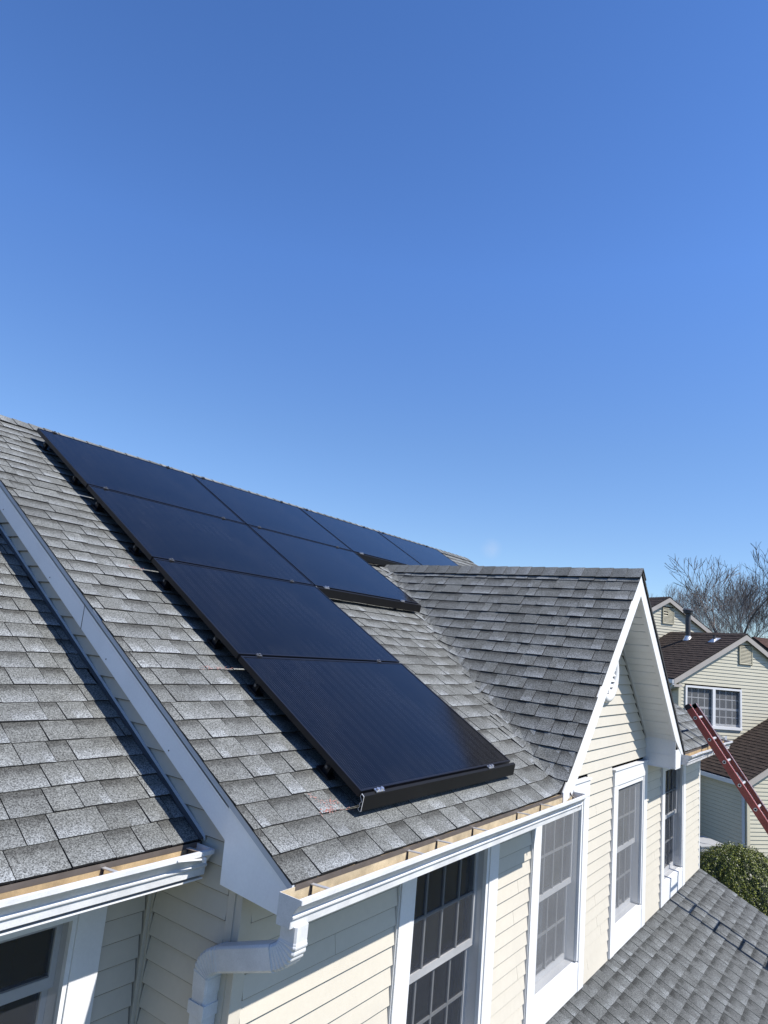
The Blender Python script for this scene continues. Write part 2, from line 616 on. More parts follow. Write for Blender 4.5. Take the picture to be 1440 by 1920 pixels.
# back slope
def sback(x, s, h):
    return Vector((XEND - 0.02 - x, 2 * SR * CP - s * CP + h * SP, s * SP + h * CP))
for k in range(0, 37):
    s0, s1 = k * 0.1435, (k + 1) * 0.1435
    t = random.random()
    for q in range(6):
        x0, x1 = q * 1.575, (q + 1) * 1.575
        tt = min(1, max(0, t + random.uniform(-.3, .3)))
        mb.face([sback(x0, s0, 0.01), sback(x1, s0, 0.01), sback(x1, min(s1 + .01, SR), 0), sback(x0, min(s1 + .01, SR), 0)], 0, tone=[(tt, .2, .4, .5)] * 2 + [(tt, .9, .4, .5)] * 2)
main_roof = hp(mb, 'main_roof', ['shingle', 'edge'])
tag(main_roof, 'long grey shingled slope under the solar panels')
mb = MB()
ridge_caps((-0.02, SR * CP, SR * SP), (XEND, SR * CP, SR * SP), Vector((0, -CP, -SP)), Vector((0, CP, -SP)), 0.15, mb, 5)
hp(mb, 'ridge_cap', ['shingle', 'edge'])

# roof deck below the shingles
mb = MB()
t = 0.022
dk = lambda x, y, z: (x, y, z)
for xa, xb, ya in ((0.0, 2.96, 0.01), (2.9605, 6.6395, YW + 0.02), (6.64, XEND - 0.02, 0.01)):
    zc = ya * TP - 0.026
    mb.prism([(xa, ya, zc), (xa, SR * CP, SR * SP - 0.02), (xa, 2 * SR * CP, -0.02), (xa, 2 * SR * CP, -0.06), (xa, SR * CP, SR * SP - 0.06), (xa, ya, zc - 0.035)], (xb - xa, 0, 0))
hp(mb, 'roof_deck', 'edge')

# cross gable roof: courses run front to back and sweep up over the valley
def gmap(side):
    sl = 2.62
    c45 = 1 / sqrt(1 + 0.975 ** 2)
    def f(u, s, h):
        # s = 0 at the foot
        x = XG + side * ((sl - s) * c45)
        y = u if side < 0 else u
        a, b = y * TP, gable_z(x)
        w = 0.5 + 0.5 * max(-1, min(1, (b - a) / 0.12))
        nrm = Vector((side * 0.698 * w, -SP * (1 - w), 0.716 * w + CP * (1 - w)))
        z = roof_pt(x, max(y, -0.19))
        return Vector((x, y, z)) + nrm * (h + 0.0025)
    return f, sl, c45
for side, sd in ((-1, 21), (1, 22)):
    f, sl, c45 = gmap(side)
    def keep_g(u, s, side=side, sl=sl, c45=c45):
        x = XG + side * (sl - s) * c45
        return gable_z(x) > u * TP - 0.055 - 0.03 * sin(s * 37.0)
    m_ = shingle_field(-0.025, 3.7, 18, f, keep_g, sd, s_top=sl, thick=0.0115, mb=None if side < 0 else m_)
gable_roof = hp(m_, 'gable_roof', ['shingle', 'edge'])
tag(gable_roof, 'steep small gable roof over the two middle windows')
mb = MB()
ridge_caps((XG, -0.03, ZG + 0.012), (XG, 3.3, ZG + 0.012), Vector((-0.716, 0, -0.698)), Vector((0.716, 0, -0.698)), 0.14, mb, 6)
hp(mb, 'gable_ridge_cap', ['shingle', 'edge'])
mb = MB()
hw = 1.93
mb.prism([(XG - hw, 0.0, 0.0), (XG, 0.0, ZG - 0.012), (XG + hw, 0.0, 0.0), (XG + hw, 0.0, -0.035), (XG, 0.0, ZG - 0.05), (XG - hw, 0.0, -0.035)][::-1], (0, 0.0001 + 3.25, 0))
hp(mb, 'gable_deck', 'edge')

# left wing roof (set back, lower)
XL0 = -6.0
def sleft(x, s, h):
    return Vector((x, YLE + s * CP - h * SP, 0.018 + s * SP + h * CP))
SLW = 4.6
mb = shingle_field(XL0, XS - 0.035, 32, sleft, lambda x, s: True, 31, s_top=SLW, ragged=0.006)
left_roof = hp(mb, 'left_roof', ['shingle', 'edge'])
tag(left_roof, 'lower grey shingled wing roof at the left')
mb = MB()
yr, zr = YLE + SLW * CP, 0.018 + SLW * SP
mb.prism([(XL0, YLE + 0.01, 0.0), (XL0, yr, zr - 0.02), (XL0, 2 * yr - YLE, 0.0), (XL0, 2 * yr - YLE, -0.05), (XL0, yr, zr - 0.07), (XL0, YLE + 0.01, -0.05)], (XS - 0.002 - XL0, 0, 0))
hp(mb, 'left_roof_deck', 'edge')
# step flashing along the wing roof and the side wall
mb = MB()
p = lambda s, dx, dz: (XS - 0.014 + dx, YLE + s * CP, 0.022 + s * SP + dz)
mb.hexa([p(-.01, -.026, -.0), p(-.01, 0, .0), p(SLW, 0, .0), p(SLW, -.026, .0)], [p(-.01, -.026, .008), p(-.01, 0, .008), p(SLW, 0, .008), p(SLW, -.026, .008)])
mb.hexa([p(-.02, -.004, .0), p(-.02, .0, .0), p(SLW, .0, .0), p(SLW, -.004, .0)], [p(-.02, -.004, .026), p(-.02, .0, .026), p(SLW, .0, .026), p(SLW, -.004, .026)], 1)
hp(mb, 'step_flashing', ['flash', 'greytrim'])

# porch roof at the foot of the front wall
PX0, PX1, PLEN = 0.6, 9.36, 3.0
cl, sl_ = cos(radians(25)), sin(radians(25))
def slow(x, s, h):
    q = PLEN - s
    return Vector((x, YW - q * cl - h * sl_, ZB - q * sl_ + h * cl))
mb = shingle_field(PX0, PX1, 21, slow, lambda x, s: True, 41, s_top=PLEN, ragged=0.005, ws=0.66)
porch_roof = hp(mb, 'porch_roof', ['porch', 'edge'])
tag(porch_roof, 'low grey shingled porch roof below the front windows')
mb = MB()
yo, zo = YW - PLEN * cl, ZB - PLEN * sl_
mb.prism([(PX0, yo + .02, zo - 0.02), (PX0, YW, ZB - 0.012), (PX0, YW, ZB - 0.16), (PX0, yo + .02, zo - 0.16)], (PX1 - 0.012 - PX0, 0, 0))
hp(mb, 'porch_deck', 'white')

# ------------------------------------------------------------------ siding
EXP = 0.1016
def siding(mb, z0, z1, origin, uax, nax, spans, e=EXP, proud=0.018, phase=0.0):
    """lapped courses on a vertical wall; spans(z_low, z_high) -> list of (a_low, b_low, a_high, b_high)"""
    o, ua, na = Vector(origin), Vector(uax), Vector(nax)
    sr = random.Random(17)
    k0 = math.floor((z0 - phase) / e)
    k = k0
    while k * e + phase < z1:
        za, zb = max(z0, k * e + phase), min(z1, (k + 1) * e + phase)
        k += 1
        if zb - za < 0.006:
            continue
        parts = []
        for (a0, b0, a1, b1) in spans(za, zb):
            if b0 - a0 < 0.004 and b1 - a1 < 0.004:
                continue
            if b0 - a0 > 0.5 and sr.random() < 0.22:
                m_ = a0 + (b0 - a0) * sr.uniform(0.2, 0.8)
                parts += [(a0, m_ - 0.001, a1, m_ - 0.001), (m_ + 0.0015, b0, m_ + 0.0015, b1)]
            else:
                parts.append((a0, b0, a1, b1))
        for (a0, b0, a1, b1) in parts:
            A = o + ua * a0 + na * proud + Vector((0, 0, za + 0.0042))
            B = o + ua * b0 + na * proud + Vector((0, 0, za + 0.0042))
            A2 = o + ua * a0 + na * (proud - 0.0035) + Vector((0, 0, za))
            B2 = o + ua * b0 + na * (proud - 0.0035) + Vector((0, 0, za))
            Cc = o + ua * b1 + na * 0.002 + Vector((0, 0, zb))
            D = o + ua * a1 + na * 0.002 + Vector((0, 0, zb))
            A0, B0 = o + ua * a0 + Vector((0, 0, za)), o + ua * b0 + Vector((0, 0, za))
            C0, D0 = o + ua * b1 + Vector((0, 0, zb)), o + ua * a1 + Vector((0, 0, zb))
            mb.face([A, B, Cc, D])
            mb.face([A2, B2, B, A], 1)  # bottom lip coloured dark in place of the shade below the lap
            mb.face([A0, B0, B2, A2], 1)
            mb.face([A0, A, D, D0])
            mb.face([B, B0, C0, Cc])
    return mb

def cut_spans(base, holes, gap_l=0.013, gap_r=0.004):
    """remove window boxes (u0,u1,z0,z1) from base spans"""
    def f(za, zb):
        out = base(za, zb)
        zm = (za + zb) / 2
        for (h0, h1, hz0, hz1) in holes:
            if not (hz0 < zm < hz1):
                continue
            new = []
            for (a0, b0, a1, b1) in out:
                if b0 <= h0 or a0 >= h1:
                    new.append((a0, b0, a1, b1))
                    continue
                if a0 < h0:
                    new.append((a0, h0 - gap_l, min(a1, h0 - gap_l), h0 - gap_l))
                if b0 > h1:
                    new.append((h1 + gap_r, b0, h1 + gap_r, max(b1, h1 + gap_r)))
            out = new
        return out
    return f

WINS = [(1.275, 2.525), (3.135, 4.385), (5.13, 6.37), (7.07, 8.335)]
ZHT, ZHB = -0.115, -0.265      # head casing
holes = [(a, b, -3.0, ZHT) for a, b in WINS]
def base_front(za, zb):
    zm = (za + zb) / 2
    if zm > -0.02:
        def lim(z): return (1.60 - z) / 0.975
        return [(XG - lim(za), XG + lim(za), XG - max(lim(zb), 0), XG + max(lim(zb), 0))]
    return [(XS + 0.055, XR - 0.045, XS + 0.055, XR - 0.045)]
mb = siding(MB(), ZB - 0.03, 1.60, (0, YW, 0), (1, 0, 0), (0, -1, 0), cut_spans(base_front, holes), phase=0.0345)
siding(mb, -4.5, ZB - 0.2, (0, YW, 0), (1, 0, 0), (0, -1, 0), lambda a, b: [(XS + .055, XR - .045, XS + .055, XR - .045)], phase=0.0345)
# left of the porch roof the same wall simply continues downward
siding(mb, ZB - 0.2, ZB - 0.03, (0, YW, 0), (1, 0, 0), (0, -1, 0), lambda a, b: [(XS + .055, PX0, XS + .055, PX0)], phase=0.0345)
hp(mb, 'front_siding', ['vinyl', 'lap_shade'])
# left side wall of the main block
def base_side(za, zb):
    out = []
    lo = lambda z: max(YW + 0.075, (z + 0.10) / TP)
    hi_ = lambda z: (YLW - 0.045 if z < -0.05 else (z + 0.02) / TP + YLE + 0.25)
    a0, a1 = lo(za), lo(zb)
    b0, b1 = hi_(za), hi_(zb)
    return [(-b0, -a0, -b1, -a1)]
mb = siding(MB(), -4.5, 2.55, (XS, 0, 0), (0, -1, 0), (-1, 0, 0), base_side, phase=0.0345)
hp(mb, 'side_siding', ['vinyl', 'lap_shade'])
# set-back wing wall
LW = (-1.9, -0.205)
mb = siding(MB(), -4.5, -0.06, (0, YLW, 0), (1, 0, 0), (0, -1, 0), cut_spans(lambda a, b: [(XL0 + .1, XS - 0.040, XL0 + .1, XS - 0.040)], [(LW[0], LW[1], -1.25, 0.0)]), phase=0.0345)
hp(mb, 'wing_siding', ['vinyl', 'lap_shade'])
# right end wall and back, closed shell
mb = MB()
ry = SR * CP
mb.prism([(XR, YW, -4.5), (XR, 2 * ry - 0.3, -4.5), (XR, 2 * ry - 0.3, 0.1), (XR, ry, SR * SP - 0.1), (XR, YW, YW * TP - 0.1)], (-0.05, 0, 0))
mb.box(XL0 + 0.1, XR - 0.052, 2 * ry - 0.35, 2 * ry - 0.3, -4.5, 0.1)
mb.prism([(XL0 + 0.1, YLW, -4.5), (XL0 + 0.1, 2 * yr - 0.6, -4.5), (XL0 + 0.1, 2 * yr - 0.6, 0.3), (XL0 + .1, yr, zr - 0.1), (XL0 + 0.1, YLW, 0.1)], (0.05, 0, 0))
mb.box(PX0 + .2, PX1 - .3, yo + 0.35, yo + 0.4, -4.5, zo - 0.05)
mb.box(PX1 - .35, PX1 - .3, yo + 0.402, YW - .02, -4.5, zo + .0)
hp(mb, 'end_wall', 'vinyl')
# dark inner lining so the rooms stay dark
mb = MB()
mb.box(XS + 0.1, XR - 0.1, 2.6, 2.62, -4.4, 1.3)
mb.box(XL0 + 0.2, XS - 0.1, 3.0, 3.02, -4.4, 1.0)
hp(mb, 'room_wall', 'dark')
# corner boards
mb = MB()
mb.box(XS - 0.014, XS + 0.055, YW - 0.014, YW + 0.03, -4.5, -0.12)
mb.box(XS - 0.014, XS + 0.03, YW + 0.0302, YW + 0.075, -4.5, -0.12)
hp(mb, 'corner_board', 'vinyl', bevel=0.003)
mb = MB()
mb.box(XR - 0.045, XR + 0.012, YW - 0.014, YW + 0.05, -4.5, -0.12)
hp(mb, 'corner_board', 'white', bevel=0.003)
mb = MB()
mb.box(XS - 0.03, XS + 0.0, YLW - 0.022, YLW + 0.01, -4.5, -0.06)
mb.box(XS - 0.012, XS + 0.002, YLW - 0.036, YLW - 0.0222, -4.5, -0.06)
hp(mb, 'corner_trim', 'vinyl', bevel=0.002)

# ------------------------------------------------------------------ eaves, fascias, rakes
mb = MB()
mb.box(0.06, XG - hw + 0.35, 0.012, YW + .02, -0.145, -0.135)          # left eave soffit
hp(mb, 'soffit', 'white')
mb = MB()
mb.box(6.36, XEND - 0.05, 0.012, YW + .02, -0.145, -0.135)
hp(mb, 'soffit', 'white')
mb = MB()
mb.box(0.02, XG - hw + 0.20, 0.0, 0.012, -0.15, -0.012)
hp(mb, 'fascia', 'tan')
mb = MB()
mb.box(6.36, XEND - 0.04, 0.0, 0.012, -0.15, -0.012)
hp(mb, 'fascia', 'tan')
# drip edge
for a, b, ye, zd in ((0.0, XG - hw + 0.04, 0.0, 0.0), (XG + hw - 0.02, XEND - 0.02, 0.0, 0.0), (XL0, XS - 0.03, YLE, 0.018)):
    mb = MB()
    mb.box(a, b, ye - 0.006, ye - 0.001, zd - 0.030, zd - 0.0085)
    hp(mb, 'drip_edge', 'drip')

# left rake: fascia board and boxed return, standing on plane x = 0
mb = MB()
rz = lambda y, dz: (0.0, y, y * TP + dz)
yA = 0.40
mb.prism([rz(yA, -0.02), rz(SR * CP, -0.02), rz(SR * CP, -0.195), rz(yA, -0.195)], (0.03, 0, 0))
hp(mb, 'rake_board', 'rake_white', bevel=0.002)
mb = MB()
mb.prism([(-0.004, 0.012, -0.018), (-0.004, yA + 0.03, (yA + 0.03) * TP - 0.02), (-0.004, yA + 0.03, 0.10), (-0.004, 0.425, -0.12), (-0.004, 0.025, -0.145)], (0.04, 0, 0))
hp(mb, 'rake_return', 'rake_white', bevel=0.002)
for y in (0.28, 0.9, 1.55, 2.3, 3.1):
    for dz in (-0.05, -0.165):
        mb = MB()
        mb.tube([(-0.0003, y, y * TP + dz), (-0.0022, y, y * TP + dz)], 0.004, 8)
        hp(mb, 'trim_nail', 'drip')
mb = MB()
y = 1.85
mb.prism([(-0.0015, y, y * TP - .021), (-0.0015, y + .0045, (y + .0045) * TP - .021), (-0.0015, y + .0045, (y + .0045) * TP - .194), (-0.0015, y, y * TP - .194)], (0.002, 0, 0))
hp(mb, 'trim_seam', 'drip')
mb = MB()
mb.prism([(-0.014, 0.0, -0.010), (-0.014, SR * CP, SR * SP - 0.010), (-0.014, SR * CP, SR * SP - 0.040), (-0.014, 0.0, -0.040)], (0.013, 0, 0))
hp(mb, 'rake_trim', 'greytrim')
mb = MB()
mb.prism([(XEND - 0.03, 0.012, -0.018), (XEND - .03, SR * CP, SR * SP - 0.02), (XEND - .03, SR * CP, SR * SP - 0.195), (XEND - .03, 0.3, 0.0), (XEND - .03, 0.3, -0.145), (XEND - .03, 0.02, -0.145)], (0.03, 0, 0))
hp(mb, 'rake_board', 'white')

# gable front: rake boards, sloped soffit, return box
def gz(x, dz): return ZG - abs(x - XG) * 0.975 + dz
mb = MB()
mb.prism([(XG, -0.012, ZG - 0.04), (XG, -0.012, ZG - 0.25), (XG - hw + 0.20, -0.012, gz(XG - hw + 0.20, -0.25)), (XG - hw + .02, -0.012, gz(XG - hw + .02, -0.12)), (XG - hw + 0.02, -0.012, gz(XG - hw + 0.02, -0.035))], (0, 0.025, 0))
mb.prism([(XG, -0.012, ZG - 0.04), (XG + hw - 0.02, -0.012, gz(XG + hw - 0.02, -0.035)), (XG + hw - 0.02, -0.012, gz(XG + hw - .02, -0.10)), (XG + hw - 0.40, -0.012, gz(XG + hw - 0.40, -0.25)), (XG, -0.012, ZG - 0.25)], (0, 0.025, 0))
hp(mb, 'gable_rake_board', 'white', bevel=0.003)
# black shingle starter edge visible along the right rake
mb = MB()
mb.prism([(XG, -0.026, ZG - 0.004), (XG + hw + 0.02, -0.026, gz(XG + hw + 0.02, -0.004)), (XG + hw + 0.02, -0.026, gz(XG + hw + .02, -0.038)), (XG, -0.026, ZG - 0.038)], (0, 0.012, 0))
hp(mb, 'gable_drip_edge', 'edge')
mb = MB()
L45 = sqrt(1 + 0.975 ** 2)
for side in (-1, 1):
    x = 0.02
    k = 0
    while x < 1.56:
        w = 0.0705
        xa, xb = XG + side * x, XG + side * min(x + w - (0.011 if k % 3 == 0 else 0.006), 1.56)
        q = [(xa, 0.014, gz(xa, -0.225)), (xb, 0.014, gz(xb, -0.225)), (xb, YW, gz(xb, -0.225)), (xa, YW, gz(xa, -0.225))]
        if side < 0: q = [q[1], q[0], q[3], q[2]]
        dz = 0.0 if k % 2 else 0.003
        mb.hexa([(a, b, c + dz - .004) for a, b, c in q], [(a, b, c + 0.012) for a, b, c in q])
        x += w
        k += 1
hp(mb, 'gable_soffit', 'white')
mb = MB()
for side in (-1, 1):
    q0, q1 = XG + side * 0.02, XG + side * 1.56
    mb.bar((q0, YW - 0.012, gz(q0, -0.236)), (q1, YW - 0.012, gz(q1, -0.236)), 0.022, 0.018)
    mb.bar((q0, 0.022, gz(q0, -0.236)), (q1, 0.022, gz(q1, -0.236)), 0.018, 0.012)
hp(mb, 'soffit_trim', 'white')
# return boxes closing the eaves on either side of the gable
mb = MB()
mb.prism([(6.352, 0.0, -0.152), (6.352, 0.0, 0.165), (6.352, YW + .02, 0.165), (6.352, YW + .02, -0.152)], (-0.012 + 0.02, 0, 0))
mb.box(6.346, 6.3515, 0.0, YW - .002, -0.02, -0.014)
mb.box(6.345, 6.3515, -0.006, 0.03, -0.158, 0.16)
mb.box(6.36, 6.62, -0.008, -0.0005, -0.15, 0.05)
mb.box(6.345, 6.62, -0.008, YW, -0.160, -0.1525)
hp(mb, 'eave_return', 'white')
mb = MB()
mb.prism([(3.14, 0.0, -0.152), (3.14, 0.0, 0.06), (3.14, YW + .02, 0.16), (3.14, YW + .02, -0.152)], (0.012, 0, 0))
hp(mb, 'eave_return', 'white')

# round vent in the gable
def ring_mesh(cx, y, cz, r, tube_r, flat, n=36, mm=10):
    mb = MB()
    for i in range(n):
        a0, a1 = 2 * pi * i / n, 2 * pi * (i + 1) / n
        for j in range(mm):
            b0, b1 = 2 * pi * j / mm, 2 * pi * (j + 1) / mm
            def pt(a, b):
                rr = r + tube_r * cos(b)
                return (cx + rr * cos(a), y - flat * sin(b), cz + rr * sin(a))
            mb.face([pt(a0, b0), pt(a1, b0), pt(a1, b1), pt(a0, b1)])
    return mb
OX, OZ, OR = 4.815, 0.86, 0.245
mb = ring_mesh(OX, YW - 0.03, OZ, OR, 0.045, 0.035)
vent = hp(mb, 'round_vent', 'white', smooth=True, weld=True)
mb = MB()
for k in range(-3, 4):
    z = OZ + k * 0.055
    hwid = sqrt(max(0.0, (OR - 0.01) ** 2 - (k * 0.055) ** 2))
    if hwid < 0.03: continue
    mb.hexa([(OX - hwid, YW - .045, z - .028), (OX + hwid, YW - .045, z - .028), (OX + hwid, YW - .012, z + .014), (OX - hwid, YW - .012, z + .014)],
            [(OX - hwid, YW - .045, z - .020), (OX + hwid, YW - .045, z - .020), (OX + hwid, YW - .012, z + .022), (OX - hwid, YW - .012, z + .022)])
mb.box(OX - 0.02, OX + 0.02, YW - 0.05, YW - 0.0455, OZ - OR, OZ + OR)
o = mb.build('louver', 'white', vent)
mb = MB()
mb.prism([(OX + (OR) * cos(2 * pi * i / 28), YW - 0.016, OZ + OR * sin(2 * pi * i / 28)) for i in range(28)], (0, -0.002, 0))
mb.build('vent_opening', 'dark', vent)

# ------------------------------------------------------------------ gutters
def gutter(x0, x1, y, z, name, mats, wob=0.0, n=None, capl=True, capr=True, seed=1):
    """K-style trough hung on the fascia at y; z is the height of the rim"""
    r = random.Random(seed)
    prof = [(-0.002, 0.0), (-0.002, -0.115), (-0.074, -0.115), (-0.076, -0.085), (-0.086, -0.077), (-0.087, -0.071), (-0.079, -0.064), (-0.089, -0.050), (-0.108, -0.027), (-0.116, -0.020), (-0.124, -0.018), (-0.124, -0.001), (-0.106, 0.0)]
    inner = [(-0.005, 0.0), (-0.005, -0.112), (-0.071, -0.112), (-0.073, -0.086), (-0.083, -0.076), (-0.083, -0.072), (-0.076, -0.064), (-0.086, -0.048), (-0.105, -0.025), (-0.114, -0.017), (-0.121, -0.015), (-0.121, -0.004), (-0.106, -0.003)]
    n = n or max(2, int((x1 - x0) / 0.25))
    mb = MB()
    xs = [x0 + (x1 - x0) * i / n for i in range(n + 1)]
    dy = [r.uniform(-wob, wob) for _ in xs]
    dz = [r.uniform(-wob, wob) for _ in xs]
    def P_(i, q):
        k = 1.0 if q[0] < -0.09 else 0.0
        return (xs[i], y + q[0] + dy[i] * k, z + q[1] + dz[i] * k)
    for i in range(n):
        for a, b in zip(prof, prof[1:]):
            mb.face([P_(i, a), P_(i, b), P_(i + 1, b), P_(i + 1, a)], 0)
        for a, b in zip(inner, inner[1:]):
            mb.face([P_(i + 1, a), P_(i + 1, b), P_(i, b), P_(i, a)], 1 if a[0] > -0.11 else 0)
        mb.face([P_(i, prof[-1]), P_(i + 1, prof[-1]), P_(i + 1, inner[-1]), P_(i, inner[-1])], 0)
    for on, i, s in ((capl, 0, -1), (capr, n, 1)):
        if on:
            pl = [P_(i, q) for q in prof]
            pl = [(p[0] + s * 0.001, p[1], p[2]) for p in pl]
            mb.prism(pl if s < 0 else pl[::-1], (s * 0.003, 0, 0), 0)
            lip = [(p[0], p[1] * 1.0, p[2]) for p in pl[:3]]
    return hp(mb, name, mats)

def hangers(gut, xs, y, z, mat='alu'):
    for x in xs:
        mb = MB()
        mb.bar((x, y - 0.006, z - 0.006), (x + 0.012, y - 0.108, z - 0.004), 0.018, 0.004)
        mb.box(x - 0.004, x + 0.004, y - 0.009, y - 0.0055, z - 0.075, z - 0.002, 1)
        mb.build('hanger', [mat, 'drip'], gut)

g1 = gutter(-0.085, 3.10, 0.0, -0.014, 'gutter', ['white_dirty', 'tan_pale'], 0.0015, seed=2)
tag(g1, 'open white gutter with tan inside along the main eave')
hangers(g1, [0.10, 0.82, 1.10, 1.50, 2.10, 2.48], 0.0, -0.018)
g2 = gutter(XL0, 0.0, YLE, 0.006, 'gutter', ['white_dirty', 'tan'], 0.001, seed=3)
tag(g2, 'white gutter under the left wing roof')
hangers(g2, [-0.05, -0.47, -1.0, -1.6], YLE, 0.0)
g3 = gutter(6.62, XEND - 0.08, 0.0, -0.012, 'gutter', ['white_old', 'tan'], 0.007, seed=8)
tag(g3, 'dented white gutter at the far right eave')
# loose white clip lying on the left gutter lip
mb = MB()
mb.bar((-0.20, YLE - 0.128, -0.004), (-0.055, YLE - 0.129, -0.022), 0.006, 0.006)
mb.box(-0.06, -0.05, YLE - 0.137, YLE - 0.1205, -0.035, -0.015)
hp(mb, 'gutter_clip', 'white')
# crumpled end at the right of the main gutter
mb = MB()
mb.tube([(3.02, -0.012, -0.01), (3.03, -0.02, -0.03), (3.035, -0.05, -0.05), (3.03, -0.085, -0.1)], 0.006, 8)
hp(mb, 'gutter_seal', 'drip')
# wing eave fascia + soffit + frieze
mb = MB()
mb.box(XL0, XS - 0.04, YLE, YLE + 0.012, -0.13, -0.0)
hp(mb, 'fascia', 'tan')
mb = MB()
mb.box(XL0, XS - 0.016, YLE + 0.0125, YLW + 0.01, -0.125, -0.115)
mb.box(XL0, XS - 0.04, YLE - 0.06, YLE - 0.002, -0.133, -0.1255)
hp(mb, 'soffit', 'white')

# ------------------------------------------------------------------ downspout
def sweep(mb, path, w, h, corr=None, mat=0):
    """rectangular pipe following path in a plane x ~ const; w along x, h across"""
    pts = [Vector(p) for p in path]
    rings = []
    for i, p in enumerate(pts):
        d = (pts[min(i + 1, len(pts) - 1)] - pts[max(i - 1, 0)]).normalized()
        s = Vector((1, 0, 0))
        t = d.cross(s).normalized()
        s = t.cross(d).normalized()
        k = 1.0 + (corr[i] if corr else 0.0)
        c = 0.18
        prof = [(-1, -1 + c), (-1 + c, -1), (1 - c, -1), (1, -1 + c), (1, 1 - c), (1 - c, 1), (-1 + c, 1), (-1, 1 - c)]
        rings.append([p + s * (a * w / 2 * k) + t * (b * h / 2 * k) for a, b in prof])
    for a, b in zip(rings, rings[1:]):
        for k in range(8):
            j = (k + 1) % 8
            mb.face([a[k], a[j], b[j], b[k]], mat)
    mb.face(rings[0], mat)
    mb.face(list(reversed(rings[-1])), mat)

def arc(p0, d0, p1, d1, n):
    p0, p1, d0, d1 = Vector(p0), Vector(p1), Vector(d0), Vector(d1)
    out = []
    for i in range(n + 1):
        t = i / n
        h0, h1 = (1 + 2 * t) * (1 - t) ** 2, t * t * (3 - 2 * t)
        g0, g1_ = t * (1 - t) ** 2, t * t * (t - 1)
        out.append(p0 * h0 + p1 * h1 + d0 * g0 + d1 * g1_)
    return out
dsp = thing_part = None
mb = MB()
A = (-0.030, -0.048, -0.125)
B = (-0.030, -0.048, -0.185)
sd = Vector((0.02, 0.93, -0.33)).normalized()
Cc = Vector((-0.028, 0.035, -0.272))
D = Vector((-0.012, 0.335, -0.378))
Ee = Vector((0.0, 0.435, -0.478))
sweep(mb, [Cc - sd * 0.012, D + sd * 0.012], 0.082, 0.098)
sweep(mb, [Ee - Vector((0, 0, -0.01)), (0.0, 0.435, -4.4)], 0.080, 0.086)
dsp = hp(mb, 'downspout', 'white_dirty', bevel=0.002)
tag(dsp, 'white rectangular downspout bending back to the corner')
mb = MB()
n = 40
pa = arc(B, (0, 0, -0.13), Cc, sd * 0.13, n)
sweep(mb, [A, Vector(B) + Vector((0, 0, 0.004))] + pa, 0.076, 0.088, [0, 0] + [0.085 * abs(sin(pi * i / 5.0)) if 1 < i < n - 2 else 0.03 for i in range(n + 1)])
mb.build('elbow', 'white_dirty', dsp)
mb = MB()
pa = arc(D, sd * 0.15, Ee, (0, 0, -0.15), n)
sweep(mb, [D - sd * 0.03] + pa + [Ee - Vector((0, 0, 0.06))], 0.083, 0.092, [0.0] + [0.085 * abs(sin(pi * i / 5.0)) if 1 < i < n - 2 else 0.03 for i in range(n + 1)] + [0])
mb.build('elbow', 'white_dirty', dsp)
mb = MB()
mb.box(-0.046, 0.046, 0.387, 0.483, -0.625, -0.575)
mb.box(-0.05, -0.0462, 0.38, 0.41, -0.63, -0.57)
mb.build('strap', 'white_dirty', dsp, bevel=0.002)

